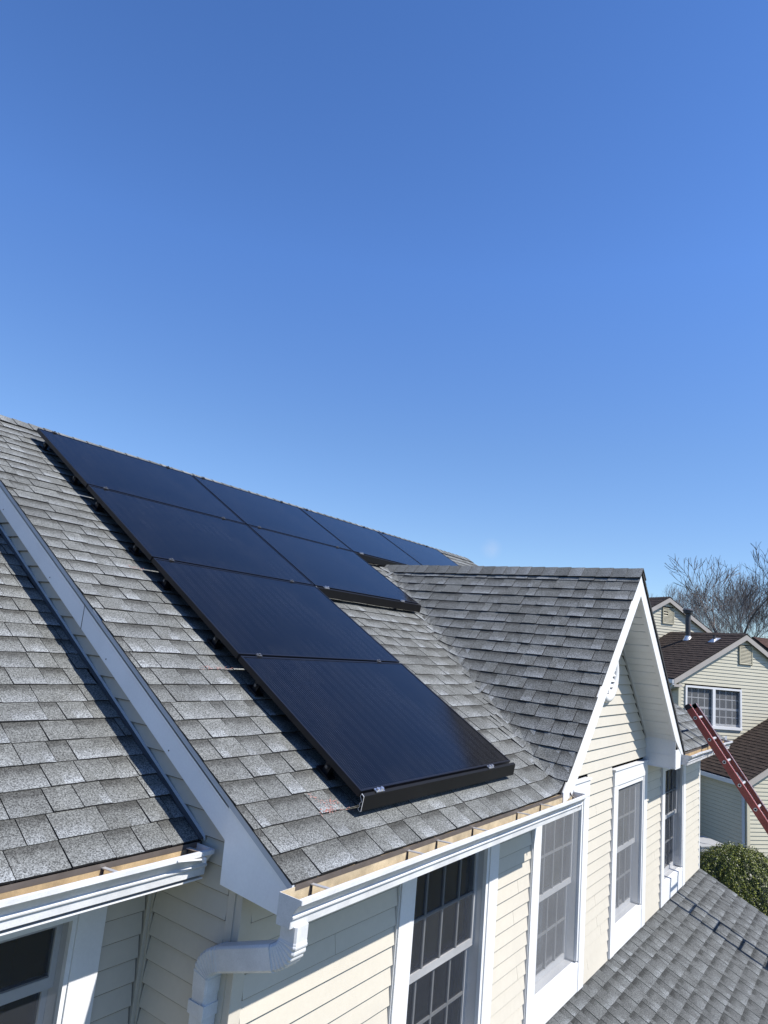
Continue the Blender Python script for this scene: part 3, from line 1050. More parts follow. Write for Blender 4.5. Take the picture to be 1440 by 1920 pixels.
# ------------------------------------------------------------------ windows
def window(x0, x1, yw, zt, zb, glass_t, glass_b, meet, zbase, blind=None, screen='screen', mull=4, lab=None, cross=True, fr=0.035, st=0.038):
    """double-hung window in a wall facing -y; casing from x0 to x1"""
    cw = 0.135
    mb = MB()
    yf, yb = yw - 0.030, yw + 0.02
    mb.box(x0, x0 + cw, yf, yb, zbase, glass_t + 0.05)
    mb.box(x1 - cw, x1, yf, yb, zbase, glass_t + 0.05)
    mb.box(x0, x1, yf - 0.004, yb, glass_t + 0.0502, zt)
    mb.box(x0 - 0.012, x1 + 0.012, yf - 0.016, yb, zt + 0.0002, zt + 0.014)
    mb.box(x0 + cw + .0002, x1 - cw - .0002, yf + 0.004, yb, zbase, glass_b - 0.06)
    mb.box(x0 + 0.004, x0 + 0.0, yf, yb, zbase, zt)
    # J channels beside the casing
    mb.box(x0 - 0.007, x0 - 0.0005, yw - 0.022, yb, zbase, zt)
    w = hp(mb, 'window', 'white', bevel=0.0025)
    if lab: tag(w, lab)
    # jamb and frame
    gx0, gx1 = x0 + cw + fr, x1 - cw - fr
    mb = MB()
    mb.box(x0 + cw + .0004, gx0, yf + 0.008, yw + 0.11, glass_b, glass_t)
    mb.box(gx1, x1 - cw - .0004, yf + 0.008, yw + 0.11, glass_b, glass_t)
    mb.box(x0 + cw + .0004, x1 - cw - .0004, yf + 0.008, yw + 0.11, glass_t + .0002, glass_t + 0.05)
    mb.hexa([(x0 + cw + .0004, yf + .002, glass_b - .06), (x1 - cw - .0004, yf + .002, glass_b - .06), (x1 - cw - .0004, yw + .11, glass_b - .06), (x0 + cw + .0004, yw + .11, glass_b - .06)],
            [(x0 + cw + .0004, yf + .002, glass_b - .018), (x1 - cw - .0004, yf + .002, glass_b - .018), (x1 - cw - .0004, yw + .11, glass_b - .0003), (x0 + cw + .0004, yw + .11, glass_b - .0003)])
    mb.build('frame', 'white', w)
    # upper sash sits forward, lower sash behind
    for (za, zc, y0) in ((meet, glass_t, yw + 0.045), (glass_b, meet + 0.035, yw + 0.078)):
        mb = MB()
        mb.box(gx0 + .001, gx0 + st, y0, y0 + 0.028, za, zc)
        mb.box(gx1 - st, gx1 - .001, y0, y0 + 0.028, za, zc)
        mb.box(gx0 + st + .0002, gx1 - st - .0002, y0, y0 + 0.028, za, za + 0.045)
        mb.box(gx0 + st + .0002, gx1 - st - .0002, y0, y0 + 0.028, zc - 0.038, zc)
        sash = mb.build('sash', 'white', w)
        mb = MB()
        n = mull
        for k in range(1, n):
            xx = gx0 + st + (gx1 - gx0 - 2 * st) * k / n
            mb.box(xx - 0.009, xx + 0.009, y0 + 0.002, y0 + 0.0115, za + 0.0455, zc - 0.0385)
        zz = (za + zc) / 2
        if not cross: mb.box(gx0 + st + .0004, gx1 - st - .0004, y0 + 0.0024, y0 + 0.0113, za + 0.0457, za + 0.052)
        if cross: mb.box(gx0 + st + .0004, gx1 - st - .0004, y0 + 0.0024, y0 + 0.0113, zz - 0.009, zz + 0.009)
        mb.build('muntin', 'muntin', w)
        mb = MB()
        mb.face([(gx0 + st, y0 + 0.012, za + .04), (gx1 - st, y0 + 0.012, za + .04), (gx1 - st, y0 + 0.012, zc - .03), (gx0 + st, y0 + 0.012, zc - .03)])
        mb.build('glass', 'glass', w)
    if screen:
        mb = MB()
        ys = yw + 0.004
        mb.face([(gx0, ys, glass_b), (gx1, ys, glass_b), (gx1, ys, glass_t), (gx0, ys, glass_t)])
        mb.build('screen', screen, w)
    if blind:
        mb = MB()
        a, b, z0, z1 = blind
        z = z0
        while z < z1:
            mb.hexa([(a, yw + 0.15, z), (b, yw + 0.15, z), (b, yw + 0.185, z + 0.03), (a, yw + 0.185, z + 0.03)],
                    [(a, yw + 0.15, z + .004), (b, yw + 0.15, z + .004), (b, yw + 0.185, z + 0.034), (a, yw + 0.185, z + 0.034)])
            z += 0.052
        mb.box(a - 0.04, a - 0.001, yw + 0.15, yw + 0.185, z0 - .03, z1 + .03)
        mb.box(b + 0.001, b + 0.04, yw + 0.15, yw + 0.185, z0 - .03, z1 + .03)
        mb.build('shutter', 'blind', w)
    # room behind
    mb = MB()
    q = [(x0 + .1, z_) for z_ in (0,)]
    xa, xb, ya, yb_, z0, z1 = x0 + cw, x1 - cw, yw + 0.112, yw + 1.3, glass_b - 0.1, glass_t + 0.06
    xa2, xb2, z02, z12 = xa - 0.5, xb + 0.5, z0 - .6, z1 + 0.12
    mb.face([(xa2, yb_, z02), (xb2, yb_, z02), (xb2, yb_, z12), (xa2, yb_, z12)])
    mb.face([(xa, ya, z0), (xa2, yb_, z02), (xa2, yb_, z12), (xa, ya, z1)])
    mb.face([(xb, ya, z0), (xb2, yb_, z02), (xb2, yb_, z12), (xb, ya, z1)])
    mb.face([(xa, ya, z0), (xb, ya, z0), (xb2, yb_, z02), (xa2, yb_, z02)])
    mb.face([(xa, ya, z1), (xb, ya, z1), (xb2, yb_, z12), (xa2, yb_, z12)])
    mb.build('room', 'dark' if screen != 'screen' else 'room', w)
    return w

W = WINS
window(*W[0], YW, -0.115, 0, -0.315, -1.62, -0.99, ZB + 0.0, screen='screen_dark', lab='window with dark panes nearest the downspout')
window(*W[1], YW, -0.115, 0, -0.315, -1.62, -0.99, ZB + 0.0, blind=(3.40, 3.78, -1.45, -0.5), lab='window below the end of the main gutter, shutters inside')
window(*W[2], YW, -0.115, 0, -0.315, -1.62, -0.99, ZB + 0.0, lab='window under the middle of the gable')
window(*W[3], YW, -0.160, 0, -0.315, -1.62, -0.95, ZB + 0.0, screen='screen_dark', lab='dark window at the far right corner')
window(LW[0], LW[1], YLW, -0.127, 0, -0.318, -1.12, -0.60, -1.25, screen='screen_dark', mull=5, cross=False, fr=0.022, st=0.028, lab='window under the left wing gutter')

# chalk marks left by the installers
r = random.Random(3)
for (x0, y0, x1, y1) in ((0.43, 0.36, 0.50, 0.27), (0.47, 0.25, 0.63, 0.24), (0.40, 1.24, 0.66, 1.24), (0.50, 2.24, 0.62, 2.235), (0.42, 0.245, 0.52, 0.262), (0.52, 0.30, 0.58, 0.285)):
    n = 60 if x0 == 0.40 else 36
    mb = MB()
    for k in range(n):
        t = r.random()
        x, y = x0 + (x1 - x0) * t + r.gauss(0, .010), y0 + (y1 - y0) * t + r.gauss(0, .008)
        a, b = r.uniform(.0012, .004), r.uniform(.001, .0025)
        pts = [smain(x + p * a, (y + q * b) / CP, 0.0128) for p, q in ((-1, -1), (1, -.7), (.8, 1), (-.9, .8))]
        mb.face(pts)
    hp(mb, 'chalk_mark', 'red_chalk')

# ------------------------------------------------------------------ solar panels
PW, PH, HGT = 1.722, 1.1395, 0.12
STEPX, STEPY, PX, PS = 1.742, 1.1595, 0.6306, 0.2735
ROT = (P, 0, 0)
def panel_things():
    root = thing('solar_panel', '', 'solar panel', (0, 0, 0), ROT, 'black solar panels on the main roof', local=True)
    z1, z0, fwid = HGT, HGT - 0.035, 0.012
    mb = MB()
    mb.box(0, fwid, 0, PH, z0, z1)
    mb.box(PW - fwid, PW, 0, PH, z0, z1)
    mb.box(fwid + .0002, PW - fwid - .0002, 0, fwid, z0, z1)
    mb.box(fwid + .0002, PW - fwid - .0002, PH - fwid, PH, z0, z1)
    mb.build('frame', 'frame', root, bevel=0.0015)
    mb = MB()
    a, b, c, e = fwid, PW - fwid, fwid, PH - fwid
    zt = z1 - 0.0025
    mb.face([(a, c, zt), (b, c, zt), (b, e, zt), (a, e, zt)], 0, uv=[(a, c), (b, c), (b, e), (a, e)])
    mb.face([(a, e, zt - .006), (b, e, zt - .006), (b, c, zt - .006), (a, c, zt - .006)], 1)
    mb.build('cells', ['cells', 'frame'], root)
    for x in (0.16, PW - 0.30):
        mb = MB()
        mb.box(x - 0.022, x + 0.022, PH + 0.0005, PH + 0.0195, z1 - .02, z1 + 0.003)
        mb.box(x - 0.016, x + 0.016, PH - 0.004, PH + 0.024, z1 + 0.0035, z1 + 0.006)
        mb.tube([(x, PH + 0.01, z1 + .0065), (x, PH + 0.01, z1 + .014)], 0.007, 8)
        mb.build('clamp', 'dullsteel', root)
    for x in (0.035, PW - 0.30):
        for y in (0.25, PH - 0.2):
            mb = MB()
            mb.box(x - 0.03, x + 0.03, y - 0.05, y + 0.05, 0.013, 0.022)
            mb.box(x - 0.012, x + 0.012, y - 0.02, y + 0.02, 0.0222, z0 - 0.001)
            mb.tube([(x - 0.013, y, 0.055), (x - 0.024, y, 0.055)], 0.009, 8, 1)
            mb.build('mounting_foot', ['frame', 'dullsteel'], root)
    return root
proto = panel_things()
LAB = {
 (0, 0): 'solar panel nearest the eave, lowest of the array, with a skirt along its bottom edge',
 (0, 1): 'solar panel second up from the eave, directly above the lowest panel',
 (0, 2): 'leftmost solar panel of the two-panel row, third up from the eave',
 (1, 2): 'solar panel of the two-panel row that ends beside the gable roof, skirt overhanging',
 (0, 3): 'solar panel at the top left corner of the array under the ridge',
 (1, 3): 'second solar panel from the left in the top row under the ridge',
 (2, 3): 'third solar panel from the left in the top row, above a dark gap',
 (3, 3): 'farthest solar panel at the right end of the top row, partly behind the gable ridge',
}
panels = {}
first = True
for (c, rr), lab in LAB.items():
    o = proto if first else copy_tree(proto)
    first = False
    s = PS + rr * STEPY
    o.location = (PX + c * STEPX, s * CP, s * SP)
    o['label'] = lab
    panels[(c, rr)] = o
# skirts along exposed bottom edges, and end clamps sitting on them
for (c, rr), (xa, xb) in {(0, 0): (0.0, PW + 0.035), (1, 2): (-0.0, PW + 0.03), (2, 3): (-0.02, PW), (3, 3): (0.0, PW + .03)}.items():
    mb = MB()
    prof = [(-0.012, HGT - 0.006), (-0.030, HGT - 0.008), (-0.056, 0.044), (-0.050, 0.038), (-0.034, 0.044), (-0.038, 0.060), (-0.028, 0.070), (-0.034, 0.084), (-0.012, HGT - 0.02)]
    mb.prism([(xa, p[0], p[1]) for p in prof], (xb - xa, 0, 0))
    mb.build('skirt', 'skirt', panels[(c, rr)])
    mb = MB()
    for q, z in zip(prof, prof[1:] + prof[:1]):
        mb.bar((xa - 0.0012, q[0], q[1]), (xa - 0.0012, z[0], z[1]), 0.002, 0.0035, (1, 0, 0))
    mb.build('skirt_end', 'alu', panels[(c, rr)])
    for x in (0.14, PW - 0.33):
        mb = MB()
        mb.box(x - 0.035, x + 0.035, -0.026, -0.001, HGT - 0.004, HGT + 0.001)
        mb.tube([(x - 0.018, -0.015, HGT), (x - .018, -0.015, HGT + .012)], 0.010, 8)
        mb.tube([(x + 0.018, -0.015, HGT), (x + .018, -0.015, HGT + .012)], 0.010, 8)
        mb.build('end_clamp', 'steel', panels[(c, rr)])

# ------------------------------------------------------------------ ladder
TH = radians(55.0)
ld = Vector((0, -cos(TH), -sin(TH)))
lx = 7.80
contact = Vector((lx, -0.16, 0.0))
t_top, t_bot = -0.60, (0.0 - GROUND) / sin(TH) - 0.02
foot = contact + ld * t_bot
ladder = thing('ladder', 'red fibreglass extension ladder leaning on the far right gutter', 'ladder', (lx + 0.2, foot.y, GROUND))
nv = Vector((0, sin(TH), -cos(TH)))       # in-plane normal of the rails
for k, x in enumerate((lx, lx + 0.43)):
    mb = MB()
    a, b = contact + ld * t_top, contact + ld * t_bot
    a.x = b.x = x
    sgn = 1 if k == 0 else -1
    # channel section: web towards the outside, flanges inwards
    def strip(w0, w1, n0, n1, mat):
        c = [a + Vector((w0 * sgn, 0, 0)) + nv * n0, a + Vector((w1 * sgn, 0, 0)) + nv * n0, a + Vector((w1 * sgn, 0, 0)) + nv * n1, a + Vector((w0 * sgn, 0, 0)) + nv * n1]
        d = [p_ + (b - a) for p_ in c]
        mb.hexa(d, c, mat)
    strip(0.0, 0.004, -0.042, 0.042, 0)
    strip(0.0042, 0.032, -0.042, -0.038, 0)
    strip(0.0042, 0.032, 0.038, 0.042, 0)
    strip(0.0322, 0.0365, -0.0450, -0.0372, 1)  # flange lips coloured white for the sunlight on their worn edges
    strip(0.0322, 0.0365, 0.0372, 0.0450, 1)
    rail = mb.build('rail', ['red', 'white'], ladder)
    mb = MB()
    c0 = a - ld * 0.0
    mb.hexa([c0 + Vector((-.004, 0, 0)) + nv * -.047 + ld * .05, c0 + Vector((.036, 0, 0)) + nv * -.047 + ld * .05, c0 + Vector((.036, 0, 0)) + nv * .047 + ld * .05, c0 + Vector((-.004, 0, 0)) + nv * .047 + ld * .05],
            [c0 + Vector((-.004, 0, 0)) + nv * -.03 - ld * .012, c0 + Vector((.036, 0, 0)) + nv * -.03 - ld * .012, c0 + Vector((.036, 0, 0)) + nv * .03 - ld * .012, c0 + Vector((-.004, 0, 0)) + nv * .03 - ld * .012])
    mb.build('end_cap', 'rubber', rail)
    mb = MB()
    c0 = b
    mb.box(x - 0.03, x + 0.03, c0.y - 0.08, c0.y + 0.08, GROUND, GROUND + 0.02)
    mb.build('foot', 'rubber', rail)
i = 0
t = -0.42
while t < t_bot - 0.2:
    c = contact + ld * t
    mb = MB()
    n = 10
    mb.tube([(lx + 0.004, c.y, c.z), (lx + 0.426, c.y, c.z)], 0.0165, n)
    for x, s in ((lx, -1), (lx + 0.43, 1)):
        mb.tube([(x, c.y, c.z), (x + s * 0.003, c.y, c.z)], 0.021, 14)
        mb.tube([(x + s * 0.0031, c.y, c.z), (x + s * 0.0036, c.y, c.z)], 0.0135, 12, 1)
    mb.build('rung', ['alu', 'rubber'], ladder)
    t += 0.305
mb = MB()
c = contact + ld * 0.36
mb.bar(c + Vector((0.02, 0, 0)) + nv * 0.03, c + ld * 0.12 + Vector((0.02, 0, 0)) + nv * 0.02, 0.03, 0.03, (1, 0, 0))
c = c + Vector((0.40, 0, 0))
mb.bar(c + nv * 0.03, c + ld * 0.12 + nv * 0.02, 0.03, 0.03, (1, 0, 0))
mb.build('rung_lock', 'alu', ladder)

# ------------------------------------------------------------------ neighbouring house (turned by -38 degrees)
NA = radians(-38)
E1, E2 = Vector((cos(NA), sin(NA), 0)), Vector((-sin(NA), cos(NA), 0))
P0 = Vector((20.866, 2.244, 0.0))
nb = thing('neighbour_house', 'pale yellow sided house with dark brown roofs behind the ladder', 'house', (P0.x, P0.y, GROUND), (0, 0, NA), local=True)
def nb_build(mb, name, mats, parent=None, **kw):
    mb.v = [(x, y, z - GROUND) for (x, y, z) in mb.v]
    return mb.build(name, mats, parent or nb, **kw)

def gable_house(u0, u1, v0, v1, zpk, slope, zbot, name_roof, mat_roof, seed, over=0.22, holes_=(), trim=0.17, phase=0.0, ovf=0.11):
    """gable end at v0 facing -v; ridge runs along v"""
    uc = (u0 + u1) / 2
    zwall = zpk - slope * (uc - u0)
    def sp(za, zb):
        def lim(z):
            if z <= zwall - 0.12: return uc - u0
            return max(0.0, (zpk - 0.14 - z) / slope)
        la, lb = min(uc - u0, lim(za)), min(uc - u0, lim(zb))
        return [(uc - la, uc + la, uc - lb, uc + lb)]
    mb = siding(MB(), zbot, zpk - 0.14, (0, v0, 0), (1, 0, 0), (0, -1, 0), cut_spans(sp, holes_, 0.01), proud=0.016, phase=phase)
    siding(mb, zbot, zwall, (u0, 0, 0), (0, -1, 0), (-1, 0, 0), lambda a, b: [(-v1, -v0 - .06, -v1, -v0 - .06)], proud=0.016, phase=phase)
    siding(mb, zbot, zwall, (u1, 0, 0), (0, 1, 0), (1, 0, 0), lambda a, b: [(v0, v1, v0, v1)], proud=0.016, phase=phase)
    nb_build(mb, 'wall', ['vinyl_nb', 'lap_shade'])
    mb = MB()
    mb.box(u0 - 0.02, u0 + 0.075, v0 - 0.02, v0 + 0.06, zbot, zwall - .02)
    nb_build(mb, 'corner_board', 'vinyl_nb')
    # roof covering
    half = uc - u0 + over
    sl2 = half * sqrt(1 + slope * slope)
    cs = 1 / sqrt(1 + slope * slope)
    out = None
    for side in (-1, 1):
        def f(u, s, h, side=side):
            q = (sl2 - s) * cs
            nx, nz = side * slope * cs, cs
            return Vector((uc + side * q + nx * h, u, zpk - q * slope + nz * h + 0.02))
        out = shingle_field(v0 - ovf, v1, int(sl2 / 0.1435) + 1, f, lambda a, b: True, seed + side, s_top=sl2, mb=out, thick=0.014)
    mbr = out
    ridge_caps((uc, v0 - ovf, zpk + 0.02), (uc, v1, zpk + 0.02), Vector((-cs, 0, -slope * cs)), Vector((cs, 0, -slope * cs)), 0.15, mbr, seed)
    roof = nb_build(mbr, name_roof, [mat_roof, 'edge'])
    mb = MB()
    mb.prism([(uc - half, v0 - ovf + .02, zpk - half * slope), (uc, v0 - ovf + .02, zpk), (uc + half, v0 - ovf + .02, zpk - half * slope), (uc + half, v0 - ovf + .02, zpk - half * slope - .04), (uc, v0 - ovf + .02, zpk - .05), (uc - half, v0 - ovf + .02, zpk - half * slope - .04)][::-1], (0, v1 - v0 + ovf - .02, 0))
    nb_build(mb, 'roof_deck', 'edge')
    mb = MB()
    yb = v0 - ovf - 0.012
    for side in (-1, 1):
        xh = uc + side * half
        pl = [(uc, yb, zpk - .015), (xh, yb, zpk - half * slope - .015), (xh, yb, zpk - half * slope - trim), (xh - side * over, yb, zpk - half * slope - trim), (xh - side * 0.12, yb, zpk - half * slope - trim + 0.12 * slope), (uc, yb, zpk - trim)]
        pl = [pl[0], pl[1], pl[2], pl[5]]
        if side > 0: pl = pl[::-1]
        mb.prism(pl, (0, 0.03, 0))
        # boxed return and flat soffit
        xa, xb = sorted((xh, xh - side * (over + .02)))
        mb.box(xa, xb, yb + .001, v0 + .01, zpk - half * slope - trim - .05, zpk - half * slope - trim + .02)
    nb_build(mb, 'rake_trim', 'taupe')
    for side in (-1, 1):
        xh = uc + side * (half + 0.05)
        mb = MB()
        mb.box(min(xh, xh - side * .1), max(xh, xh - side * .1), v0 - ovf, v1, zpk - half * slope - .13, zpk - half * slope - .02)
        nb_build(mb, 'gutter', 'white')
    return uc, zwall

def nb_window(u0, u1, v, zb, zt, pairs):
    mb = MB()
    t_ = 0.06
    mb.box(u0, u1, v - 0.045, v + .02, zt - t_, zt)
    mb.box(u0, u1, v - 0.055, v + .02, zb, zb + t_ + 0.02)
    mb.box(u0, u0 + t_, v - 0.045, v + .02, zb + t_ + .0202, zt - t_ - .0002)
    mb.box(u1 - t_, u1, v - 0.045, v + .02, zb + t_ + .0202, zt - t_ - .0002)
    um = (u0 + u1) / 2
    if pairs == 2:
        mb.box(um - 0.05, um + 0.05, v - 0.045, v + .02, zb + t_ + .0202, zt - t_ - .0002)
    w = nb_build(mb, 'window', 'white')
    segs = [(u0 + t_, um - 0.05), (um + 0.05, u1 - t_)] if pairs == 2 else [(u0 + t_, u1 - t_)]
    for a, b in segs:
        z0, z1 = zb + t_ + .02, zt - t_
        zm = z0 + (z1 - z0) * 0.47
        mb = MB()
        mb.box(a, b, v + 0.03, v + 0.06, zm - 0.03, zm + 0.03)
        mb.box(a, b, v + 0.03, v + 0.06, z0, z0 + 0.07)
        nb_build(mb, 'sash', 'white', w)
        mb = MB()
        for k in range(1, 4):
            x = a + (b - a) * k / 4
            mb.box(x - 0.013, x + 0.013, v + 0.040, v + 0.050, z0, z1)
        for zz in ((zm + z1) / 2, (zm + z0 + .04) / 2):
            mb.box(a, b, v + 0.0404, v + 0.0496, zz - 0.013, zz + 0.013)
        nb_build(mb, 'muntin', 'white', w)
        mb = MB()
        mb.face([(a, v + 0.062, z0), (b, v + 0.062, z0), (b, v + 0.062, z1), (a, v + 0.062, z1)])
        nb_build(mb, 'glass', 'glass', w)
        mb = MB()
        mb.face([(a, v + 0.022, z0), (b, v + 0.022, z0), (b, v + 0.022, z1), (a, v + 0.022, z1)])
        nb_build(mb, 'screen', 'screen', w)
        mb = MB()
        mb.box(a - .05, b + .05, v + 0.30, v + 0.32, z0 - .05, z1 + .05)
        nb_build(mb, 'curtain', 'room', w)
    return w

def nb_vent(u0, u1, v, z0, z1, broken=False):
    mb = MB()
    mb.box(u0, u1, v - 0.05, v + .01, z0, z0 + 0.03)
    mb.box(u0, u1, v - 0.05, v + .01, z1 - 0.03, z1)
    mb.box(u0, u0 + .03, v - 0.05, v + .01, z0 + .0302, z1 - .0302)
    mb.box(u1 - .03, u1, v - 0.05, v + .01, z0 + .0302, z1 - .0302)
    z = z0 + 0.035
    k = 0
    while z < z1 - 0.06:
        ub = u1 - .03
        ua = u0 + .03
        if broken and k in (7, 9): ua = u0 + .22
        mb.hexa([(ua, v - .045, z - .012), (ub, v - .045, z - .012), (ub, v - .01, z + .026), (ua, v - .01, z + .026)],
                [(ua, v - .045, z - .004), (ub, v - .045, z - .004), (ub, v - .01, z + .034), (ua, v - .01, z + .034)])
        z += 0.042
        k += 1
    w = nb_build(mb, 'gable_vent', 'vent')
    mb = MB()
    mb.box(u0 + .03, u1 - .03, v - 0.008, v + 0.0, z0 + .03, z1 - .03)
    nb_build(mb, 'vent_opening', 'dark', w)

wu0, wu1, wz0, wz1 = -0.985, 1.066, -0.745, 0.468
gable_house(-1.20, 3.60, 0.0, 3.4, 2.15, 0.577, GROUND, 'front_roof', 'brown', 61, over=0.26, holes_=[(wu0, wu1, wz0, wz1), (0.985, 1.48, 1.235, 1.80)])
nb_window(wu0, wu1, 0.0, wz0, wz1, 2)
nb_vent(0.985, 1.48, 0.0, 1.235, 1.80)
gable_house(-4.4, 6.6, 3.42, 13.0, 3.40, 0.575, GROUND, 'rear_roof', 'brown', 64, over=0.3, holes_=[(0.87, 1.345, 2.455, 3.02)], phase=0.02)
nb_vent(0.87, 1.345, 3.42, 2.455, 3.02, broken=True)
gable_house(-0.60, 5.6, -1.95, -0.03, -0.12, 0.54, GROUND, 'garage_roof', 'brown', 67, over=0.14, phase=0.03)
# flue and two small vent pipes on the front roof
mb = MB()
fz = 2.15 + 0.02 - 0.577 * 0.42
mb.tube([(0.79, 2.0, fz - .1), (0.79, 2.0, 2.82)], 0.085, 16)
mb.tube([(0.79, 2.0, 2.76), (0.79, 2.0, 2.78), (0.79, 2.0, 2.84), (0.79, 2.0, 2.86)], [0.09, 0.15, 0.16, 0.16], 18)
mb.tube([(0.79, 2.0, 2.865), (0.79, 2.0, 2.90), (0.79, 2.0, 2.95)], [0.18, 0.18, 0.10], 18, 0)
mb.tube([(0.79, 2.0, fz - 0.06), (0.79, 2.0, fz + 0.06), (0.79, 2.0, fz + 0.10)], [0.17, 0.11, 0.10], 16, 1)
nb_build(mb, 'flue', ['pipe', 'alu'], smooth=False)
for (u, v, h) in ((0.75, 0.75, 0.16), (-0.55, 2.2, 0.25)):
    zz = 2.15 + 0.02 - 0.577 * abs(1.2 - u)
    mb = MB()
    mb.tube([(u, v, zz - .03), (u, v, zz + h)], 0.04, 10)
    mb.hexa([(u - .14, v - .14, zz - .08 + .012), (u + .14, v - .14, zz + .08 + .012), (u + .14, v + .14, zz + .08 + .012), (u - .14, v + .14, zz - .08 + .012)],
            [(u - .06, v - .06, zz + .03), (u + .06, v - .06, zz + .07), (u + .06, v + .06, zz + .07), (u - .06, v + .06, zz + .03)], 1)
    nb_build(mb, 'vent_pipe', ['pipe', 'alu'])
# downspout on the shaded side and a grey band above the garage eave
mb = MB()
mb.tube([(-1.47, -0.1, 0.48), (-1.44, 0.0, 0.40), (-1.27, 0.3, 0.30), (-1.25, 0.35, 0.2), (-1.25, 0.35, -1.6)], 0.04, 8)
nb_build(mb, 'downspout', 'greytrim')
mb = MB()
mb.hexa([(-1.3, -0.05, -1.80), (0.5, -0.05, -1.10), (0.5, -0.02, -1.10), (-1.3, -0.02, -1.80)], [(-1.3, -0.05, -1.56), (0.5, -0.05, -0.93), (0.5, -0.02, -0.93), (-1.3, -0.02, -1.56)])
nb_build(mb, 'grey_band', 'greytrim')
mb = MB()
mb.tube([(-0.72, -1.95, -1.98), (-0.70, -1.92, -2.1), (-0.66, -1.88, -2.22), (-0.66, -1.88, -4.4)], 0.04, 8)
nb_build(mb, 'downspout', 'greytrim')

# ------------------------------------------------------------------ air conditioner by the garage wall
ac = thing('air_conditioner', 'grey air conditioner unit standing by the shaded garage wall behind the bush', 'air conditioner', (18.45, 2.02, GROUND), (0, 0, NA), local=True)
mb = MB()
mb.box(-0.42, 0.42, -0.42, 0.42, 0.06, 1.02)
mb.build('cabinet', 'acgrey', ac, bevel=0.03)
mb = MB()
mb.box(-0.44, 0.44, -0.44, 0.44, 1.021, 1.06)
mb.tube([(0, 0, 1.061), (0, 0, 1.075)], 0.3, 24)
mb.build('fan_cover', 'acgrey', ac, bevel=0.01)
mb = MB()
for k in range(9):
    x = -0.36 + k * 0.09
    mb.box(x - 0.01, x + 0.01, -0.43, -0.4205, 0.15, 0.80)
    mb.box(-0.43, -0.4205, x - 0.01, x + 0.01, 0.15, 0.80)
mb.box(-0.3, -0.1, -0.432, -0.4305, 0.86, 0.93)
mb.build('grille', 'pipe', ac)
mb = MB()
mb.box(-0.5, 0.5, -0.5, 0.5, 0.0, 0.059)
mb.build('base_pad', 'taupe', ac)

# ------------------------------------------------------------------ clipped bush
def leaves(center, rx, rz, n, zmin, name, seed, size=0.035):
    g = np.random.default_rng(seed)
    mb = MB()
    for _ in range(n):
        a = g.uniform(0, 2 * pi)
        zt = g.uniform(-0.95, 1.0)
        rr = sqrt(max(0, 1 - zt * zt))
        d = Vector((rr * cos(a), rr * sin(a), zt))
        bumpy = 1 + 0.03 * sin(a * 9 + zt * 7) + 0.022 * sin(a * 23 - zt * 17) + 0.02 * sin(a * 41 + zt * 33) + g.normal(0, 0.010) - (0.10 if g.random() < 0.25 else 0) * g.random()
        p = Vector(center) + Vector((d.x * rx, d.y * rx, d.z * rz)) * bumpy
        if p.z < zmin: continue
        nrm = (d + Vector(g.normal(0, 0.55, 3))).normalized()
        s = nrm.cross(Vector(g.normal(0, 1, 3))).normalized()
        t_ = nrm.cross(s)
        L, w = size * g.uniform(0.8, 1.5), size * g.uniform(0.35, 0.6)
        tn = (g.random(), g.random(), 0, 1)
        mb.face([p - s * L, p + t_ * w + nrm * .004, p + s * L, p - t_ * w + nrm * .004], 0, tone=[tn] * 4)
    return mb
BC = (12.13, 0.19, -3.24)
bush = thing('round_bush', 'rounded clipped green bush beside the far corner of the porch roof', 'bush', (BC[0], BC[1], GROUND), local=True)
mb = leaves((0, 0, BC[2] - GROUND), 1.0, 1.16, 80000, 0.02, 'leaves', 5, 0.0165)
mb.build('foliage', 'leaf', bush)
mb = MB()
for i in range(20):
    for j in range(12):
        def pt(i, j):
            a, b = 2 * pi * i / 20, -pi / 2 + pi * j / 12
            k = 0.90 + 0.02 * sin(i * 3.1 + j * 2.3)
            return (1.0 * k * cos(b) * cos(a), 1.0 * k * cos(b) * sin(a), BC[2] - GROUND + 1.16 * k * sin(b))
        mb.face([pt(i, j), pt((i + 1) % 20, j), pt((i + 1) % 20, j + 1), pt(i, j + 1)], tone=[(0.0, 0.2, 0, 1)] * 4)
mb.tube([(0, 0, 0), (0, 0, 0.6)], 0.08, 8)
mb.build('inner_growth', 'leaf', bush)

